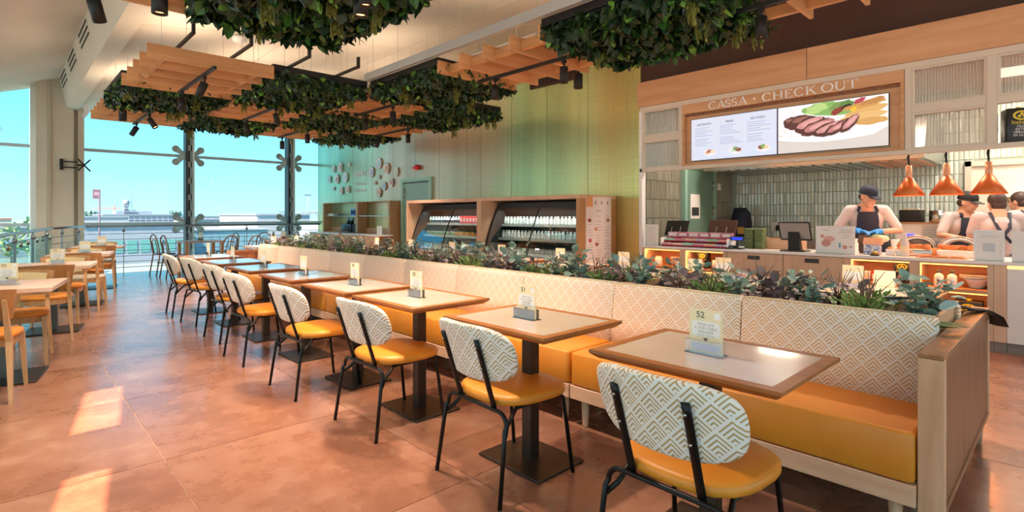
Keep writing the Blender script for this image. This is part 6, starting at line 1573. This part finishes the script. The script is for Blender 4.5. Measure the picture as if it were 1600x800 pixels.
row(F1[0], F1[1], .421, 6.40, 20, 'cup', lambda k: ('#d9c0b2', lw_), 'dessert_cup', 'pale dessert cup on the lowest shelf of the cabinet by the menu board', 'cup', 'cups, lowest shelf, near cabinet')
for k in range(22):
    y = F2[1]-.08-(F2[1]-F2[0]-.16)*k/21
    if k < 11:
        bo, lb = prod('bottle', '#cfd2cc', ld_); o = thing('drink_bottle', 'grey bottle on the top shelf of the cabinet nearer the windows', 'bottle', (6.58, y, 1.141), 0, 'bottles, top shelf, far cabinet'); mesh_obj('body', bo, o); mesh_obj('label_band', lb, o)
    else: pbox('red_pack', 6.58, y, 1.141, .06, .082, .15, lr_, 'bright red upright pack on the top shelf of the far cabinet', 'pack', 'red packs on the top shelf', 0, lp_)
row(F2[0], F2[1], .901, 6.52, 22, 'jar', lambda k: ('#c9c4b4', lg_) if k < 10 else (('#d9963a', lo_) if k < 16 else ('#5a4438', lo_)), 'sauce_tub', 'jar on the second shelf of the cabinet nearer the windows', 'jar', 'jars, second shelf, far cabinet')
row(F2[0], F2[1], .661, 6.46, 20, 'jar', lambda k: ('#b9c9b0', lw_) if k < 9 else ('#d9cda0', lg_), 'salad_tub', 'pale tub on the third shelf of the cabinet nearer the windows', 'tub', 'tubs, third shelf, far cabinet')
row(F2[0], F2[1], .421, 6.40, 18, 'cup', lambda k: ('#d2c8b0', lw_), 'salad_cup', 'pale cup on the lowest shelf of the cabinet nearer the windows', 'cup', 'cups, lowest shelf, far cabinet')

# ================================================================ PEOPLE
def capsule(mb, p0, p1, r0, r1, n_=12):
    p0, p1 = Vector(p0), Vector(p1); K = 4
    d = (p1-p0); L = d.length; d.normalize()
    up = Vector((0, 0, 1)) if abs(d.z) < .9 else Vector((1, 0, 0)); a = d.cross(up).normalized(); b_ = d.cross(a)
    rings = []
    for k in range(K+1):
        t = R(-90+90*k/K); rings.append((p0+d*r0*math.sin(t), max(r0*math.cos(t), .0005)))
    for k in range(K+1):
        t = R(90*k/K); rings.append((p1+d*r1*math.sin(t), max(r1*math.cos(t), .0005)))
    mb.loft([[c+a*(q*math.cos(2*math.pi*j/n_))+b_*(q*math.sin(2*math.pi*j/n_)) for j in range(n_)] for c, q in rings], True, True, True)
def chain(mb, pts, rs):
    for i in range(len(pts)-1): capsule(mb, pts[i], pts[i+1], rs[i], rs[i+1])
def hand(mb, wrist, d, nrm, side, curl=.8, g=1.0):
    w_ = Vector(wrist); d = Vector(d).normalized(); nrm = Vector(nrm); nrm = (nrm-d*nrm.dot(d)).normalized(); s_ = d.cross(nrm).normalized()*side
    for q in (-1, -.33, .33, 1): capsule(mb, w_+d*.01+s_*q*.016, w_+d*.088+s_*q*.027, .015*g, .013*g, 8)
    for q, L in ((-1.0, .062), (-.34, .078), (.34, .084), (1.0, .074)):
        p = w_+d*.088+s_*q*.028; t = 0
        for seg in (.42, .32, .26):
            t += curl*.55; dd = d*math.cos(t)+nrm*math.sin(t); p2 = p+dd*(L*seg)
            capsule(mb, p, p2, .0098*g, .0086*g, 7); p = p2
    p = w_+d*.03+s_*.03
    for k, dd in enumerate((d*.5+s_*.75+nrm*.3, d*.85+s_*.3+nrm*.5)):
        p2 = p+dd.normalized()*(.042 if k == 0 else .032); capsule(mb, p, p2, .0125*g, .0095*g, 7); p = p2
def remesh(o, vox, sm=4):
    m_ = o.modifiers.new('join', 'REMESH'); m_.mode = 'VOXEL'; m_.voxel_size = vox; m_.use_smooth_shade = True
    s_ = o.modifiers.new('soft', 'SMOOTH'); s_.factor = .5; s_.iterations = sm
def person(label, loc, rz, J, look=(0, 0), cap=None, gloves=False, apron=True, shirt=None, hair_long=False):
    """J: joint positions in the person's frame, x forward, y to the person's left"""
    o = thing('person', label, 'person', loc, rz, 'kitchen staff')
    g = lambda k: Vector(J[k])
    hd = g('head'); HM = Matrix.Translation(hd) @ Matrix.Rotation(look[0], 4, 'Z') @ Matrix.Rotation(look[1], 4, 'Y')
    b_ = MB()
    s0 = 0
    b_.ball((.0, 0, .02), (.096, .076, .108), 20, 14); b_.ball((.038, 0, -.052), (.060, .055, .062), 16, 10); b_.ball((.075, 0, -.098), (.022, .026, .018), 10, 8)
    b_.ball((.082, .032, -.03), (.022, .024, .022), 8, 6); b_.ball((.082, -.032, -.03), (.022, .024, .022), 8, 6)
    b_.ball((.082, 0, .035), (.018, .055, .014), 10, 6)
    capsule(b_, (.094, 0, .02), (.112, 0, -.018), .009, .014, 8); capsule(b_, (.088, -.018, -.062), (.088, .018, -.062), .010, .010, 8)
    for s_ in (1, -1): b_.ball((-.008, s_*.078, -.002), (.020, .010, .032), 8, 6)
    b_.xf(HM)
    chain(b_, [hd+Vector((-.02, 0, -.06)), g('neck')], [.054, .06])
    chain(b_, [g('neck'), g('chest'), g('waist'), g('pelvis')], [.075, .135, .125, .14])
    for s_ in (1, -1):
        off = Vector((0, s_*.085, 0)); chain(b_, [g('neck')+Vector((0, s_*.03, -.03)), g('shL' if s_ > 0 else 'shR')], [.05, .062]); chain(b_, [g('chest')+off*.7, g('waist')+off*.5, g('pelvis')+off], [.11, .105, .115])
    for S in 'LR':
        chain(b_, [g('sh'+S), g('el'+S), g('wr'+S)], [.056, .041, .029])
        d_ = g('wr'+S)-g('el'+S); hand(b_, g('wr'+S), d_+Vector(J.get('hd'+S, (0, 0, 0))), Vector(J.get('nm'+S, (0, 0, -1))), 1 if S == 'L' else -1, J.get('curl', .7))
        chain(b_, [g('hip'+S), g('kn'+S), g('an'+S)], [.088, .058, .042]); capsule(b_, g('an'+S)+Vector((-.02, 0, -.04)), g('an'+S)+Vector((.15, 0, -.055)), .038, .032)
    body = b_.build('body', MT['skin'], o); remesh(body, .0075)
    # clothing shells follow the same skeleton, slightly larger
    c_ = MB(); chain(c_, [g('neck')+Vector((0, 0, -.05)), g('chest'), g('waist'), g('pelvis')], [.078, .152, .145, .158])
    for s_ in (1, -1):
        S = 'L' if s_ > 0 else 'R'; off = Vector((0, s_*.085, 0))
        chain(c_, [g('neck')+Vector((0, s_*.03, -.045)), g('sh'+S)], [.058, .068]); chain(c_, [g('chest')+off*.7, g('waist')+off*.5, g('pelvis')+off], [.128, .124, .132]); chain(c_, [g('sh'+S), g('sh'+S).lerp(g('el'+S), .82)], [.068, .058])
    sh = c_.build('shirt', shirt or MT['shirt'], o); remesh(sh, .010, 5)
    t_ = MB()
    for S in 'LR': chain(t_, [g('hip'+S)+Vector((0, 0, .03)), g('kn'+S), g('an'+S)], [.125, .078, .062])
    capsule(t_, g('pelvis')+Vector((0, .06, -.02)), g('pelvis')+Vector((0, -.06, -.02)), .15, .15); tr_ = t_.build('trousers', MT['jeans'], o); remesh(tr_, .014, 4)
    for S in 'LR': MB().rbox(-.08, .19, -.05, .05, 0, .085, .03, 3).xf(Matrix.Translation((J['an'+S][0], J['an'+S][1], 0))).build('shoe', MT['matte_black'], o)
    if apron:
        # bib and skirt wrapped round the front of the torso
        ap = MB(); rows = []
        c0 = g('chest'); p0 = g('pelvis')
        for k in range(13):
            v = k/12; ctr = (c0+Vector((0, 0, .10))).lerp(p0+Vector((0, 0, -.30)), v); half = .55 if v < .3 else .55+min(1, (v-.3)/.2)*.85
            r_ = .168+.035*max(0, v-.4)+(.0 if v > .12 else -.03*(1-v/.12)); row_ = []
            for j in range(13):
                a = -half+2*half*j/12; row_.append((ctr.x+r_*math.cos(a), ctr.y+(r_+.055)*math.sin(a), ctr.z))
            rows.append(row_)
        ap.loft(rows, False); ap.loft([[(p[0]-.008*math.cos(0), p[1], p[2]) for p in r_][::-1] for r_ in rows], False)
        apo = ap.build('apron', MT['navy'], o)
        for s_ in (1, -1): MB().tube([rows[0][0 if s_ < 0 else -1], g('neck')+Vector((.07, s_*.085, -.015)), g('neck')+Vector((-.04, s_*.085, .01)), c0+Vector((-.165, s_*.05, .0)), g('waist')+Vector((-.165, -s_*.06, .0))], .012, 6, flat=(1.4, .4)).build('strap', MT['navy'], apo)
    if cap:
        k_ = MB(); k_.lathe([(.103, .0), (.106, .02), (.098, .065), (.070, .098), (.03, .113), (.001, .115)], (0, 0, 0), 20, False, False)
        for i_ in range(len(k_.v)): x, y, z = k_.v[i_]; k_.v[i_] = (x*1.04, y*.86, z)
        k_.xf(HM @ Matrix.Translation((-.004, 0, .038))); cp = k_.build('cap', MT['navy'] if cap == 'navy' else MT['matte_black'], o)
        v_ = MB(); rows = []
        for i_ in range(5):
            t = i_/4; rows.append([((.085+.085*t)*math.cos(a)+.012, (.082+.012*t)*math.sin(a)*(1-.18*t*t), .048-.022*t-.012*abs(math.sin(a))) for a in [R(-62+124*j/10) for j in range(11)]])
        v_.loft(rows, False); v_.loft([[(p[0], p[1], p[2]-.006) for p in r_][::-1] for r_ in rows], False); v_.xf(HM); v_.build('visor', MT['navy'] if cap == 'navy' else MT['matte_black'], cp)
    h_ = MB()
    if cap: h_.ball((-.022, 0, -.002), (.084, .080, .062), 16, 10)
    else: h_.ball((-.014, 0, .036), (.100, .086, .100), 20, 12); h_.ball((-.045, 0, -.02), (.064, .072, .07), 16, 10)
    h_.xf(HM); h_.build('hair', MT['hair'], o)
    fc = MB()
    for s_ in (1, -1): fc.ball((.087, s_*.030, .012), (.008, .012, .007), 8, 6)
    fc.xf(HM); fc.build('eyes', MT['matte_black'], o)['kind'] = 'stuff'
    for s_ in (1, -1): MB().tube([(.089, s_*.015, .034), (.092, s_*.032, .038), (.082, s_*.048, .032)], .005, 5).xf(HM).build('eyebrow', MT['hair'], o)
    MB().tube([(.090, -.022, -.062), (.099, 0, -.061), (.090, .022, -.062)], .005, 5).xf(HM).build('lips', mat('lips', '#b9705f', .5) if 'lips' not in bpy.data.materials else bpy.data.materials['lips'], o)
    if gloves:
        for S in 'LR':
            gl_ = MB(); d_ = g('wr'+S)-g('el'+S); hand(gl_, g('wr'+S), d_+Vector(J.get('hd'+S, (0, 0, 0))), Vector(J.get('nm'+S, (0, 0, -1))), 1 if S == 'L' else -1, J.get('curl', .7), 1.2)
            capsule(gl_, g('wr'+S)-d_.normalized()*.05, g('wr'+S)+d_.normalized()*.02, .036, .034); go = gl_.build('glove', MT['glove'], o); remesh(go, .006, 2)
    return o
def base(lean=.0, h=1.62):
    k = h/1.72
    J = dict(pelvis=(0, 0, .95*k), waist=(lean*.3, 0, 1.10*k), chest=(lean*.7, 0, 1.28*k), neck=(lean, 0, 1.46*k), head=(lean+.045, 0, 1.585*k), shL=(lean*.9, .185, 1.40*k), shR=(lean*.9, -.185, 1.40*k), hipL=(0, .095, .90*k), hipR=(0, -.095, .90*k), knL=(.03, .10, .49*k), knR=(.03, -.10, .49*k), anL=(-.01, .105, .085), anR=(-.01, -.105, .085))
    return J
J = base(.10, 1.68); J['head'] = (.165, 0, 1.53)
J.update(elR=(.10, -.33, 1.13), wrR=(.30, -.12, 1.115), elL=(.14, .33, 1.12), wrL=(.31, .08, 1.105), nmR=(.2, 0, -1), nmL=(.2, 0, -1), curl=.55)
p1 = person('person in navy cap and apron wearing blue gloves, head bowed over the food', (7.98, 1.83, 0), R(200), J, (.75, .30), 'navy', True)
o = thing('tortilla', 'pale flatbread held in blue-gloved hands', 'food', (7.66, 1.62, 1.00)); MB().ball((0, 0, .02), (.05, .11, .05), 14, 8).build('bread', mat('dough', '#e4cfae', .7), o); MB().ball((-.02, .02, .045), (.03, .06, .03), 10, 6).build('filling', mat('lettuce', '#b9c48a', .7), o)
o = thing('white_tub', 'white tub on the work surface below the gloved hands', 'tub', (7.70, 1.42, ZK)); MB().lathe([(.07, 0), (.075, .01), (.09, .15), (.095, .155), (.085, .155)], (0, 0, 0), 18).build('tub', MT['white_g'], o); MB().lathe([(.08, .13), (.001, .135)], (0, 0, 0), 14, False, False).build('contents', bpy.data.materials['dough'], o)
o = thing('prep_table', 'steel prep table behind the checkout counter', 'table', (7.70, 1.0, 0)); MB().box(-.07, .16, -1.2, 1.2, .80, ZK).build('top', MT['steel'], o)
for s_ in (-1.1, 1.1): MB().box(-.05, .14, s_-.02, s_+.02, 0, .80).build('leg', MT['steel'], o)
J = base(.08, 1.58); J.update(elR=(.10, -.30, 1.06), wrR=(.33, -.20, 1.02), elL=(.16, .28, 1.06), wrL=(.38, .12, 1.02), curl=.5)
person('person in black cap and white shirt reaching sideways beside the chafing dish', (8.84, 1.0, 0), R(222), J, (.55, .2), 'black')
J = base(.03, 1.56); J.update(elR=(.05, -.24, 1.07), wrR=(.22, -.10, 1.03), elL=(.05, .24, 1.07), wrL=(.22, .10, 1.03), curl=.5)
person('bare-headed person in pale shirt with back turned to the counter', (8.20, .58, 0), R(20), J, (.1, .1), None, False, True, mat('shirt_grey', '#b5adad', .8))
J = base(.02, 1.60); J.update(elR=(.05, -.27, 1.08), wrR=(.25, -.14, 1.05), elL=(.05, .27, 1.08), wrL=(.25, .14, 1.05), curl=.5)
person('dark-haired person at the far right of the kitchen by the doorway', (9.35, .42, 0), R(60), J, (0, .1), None, False, True)
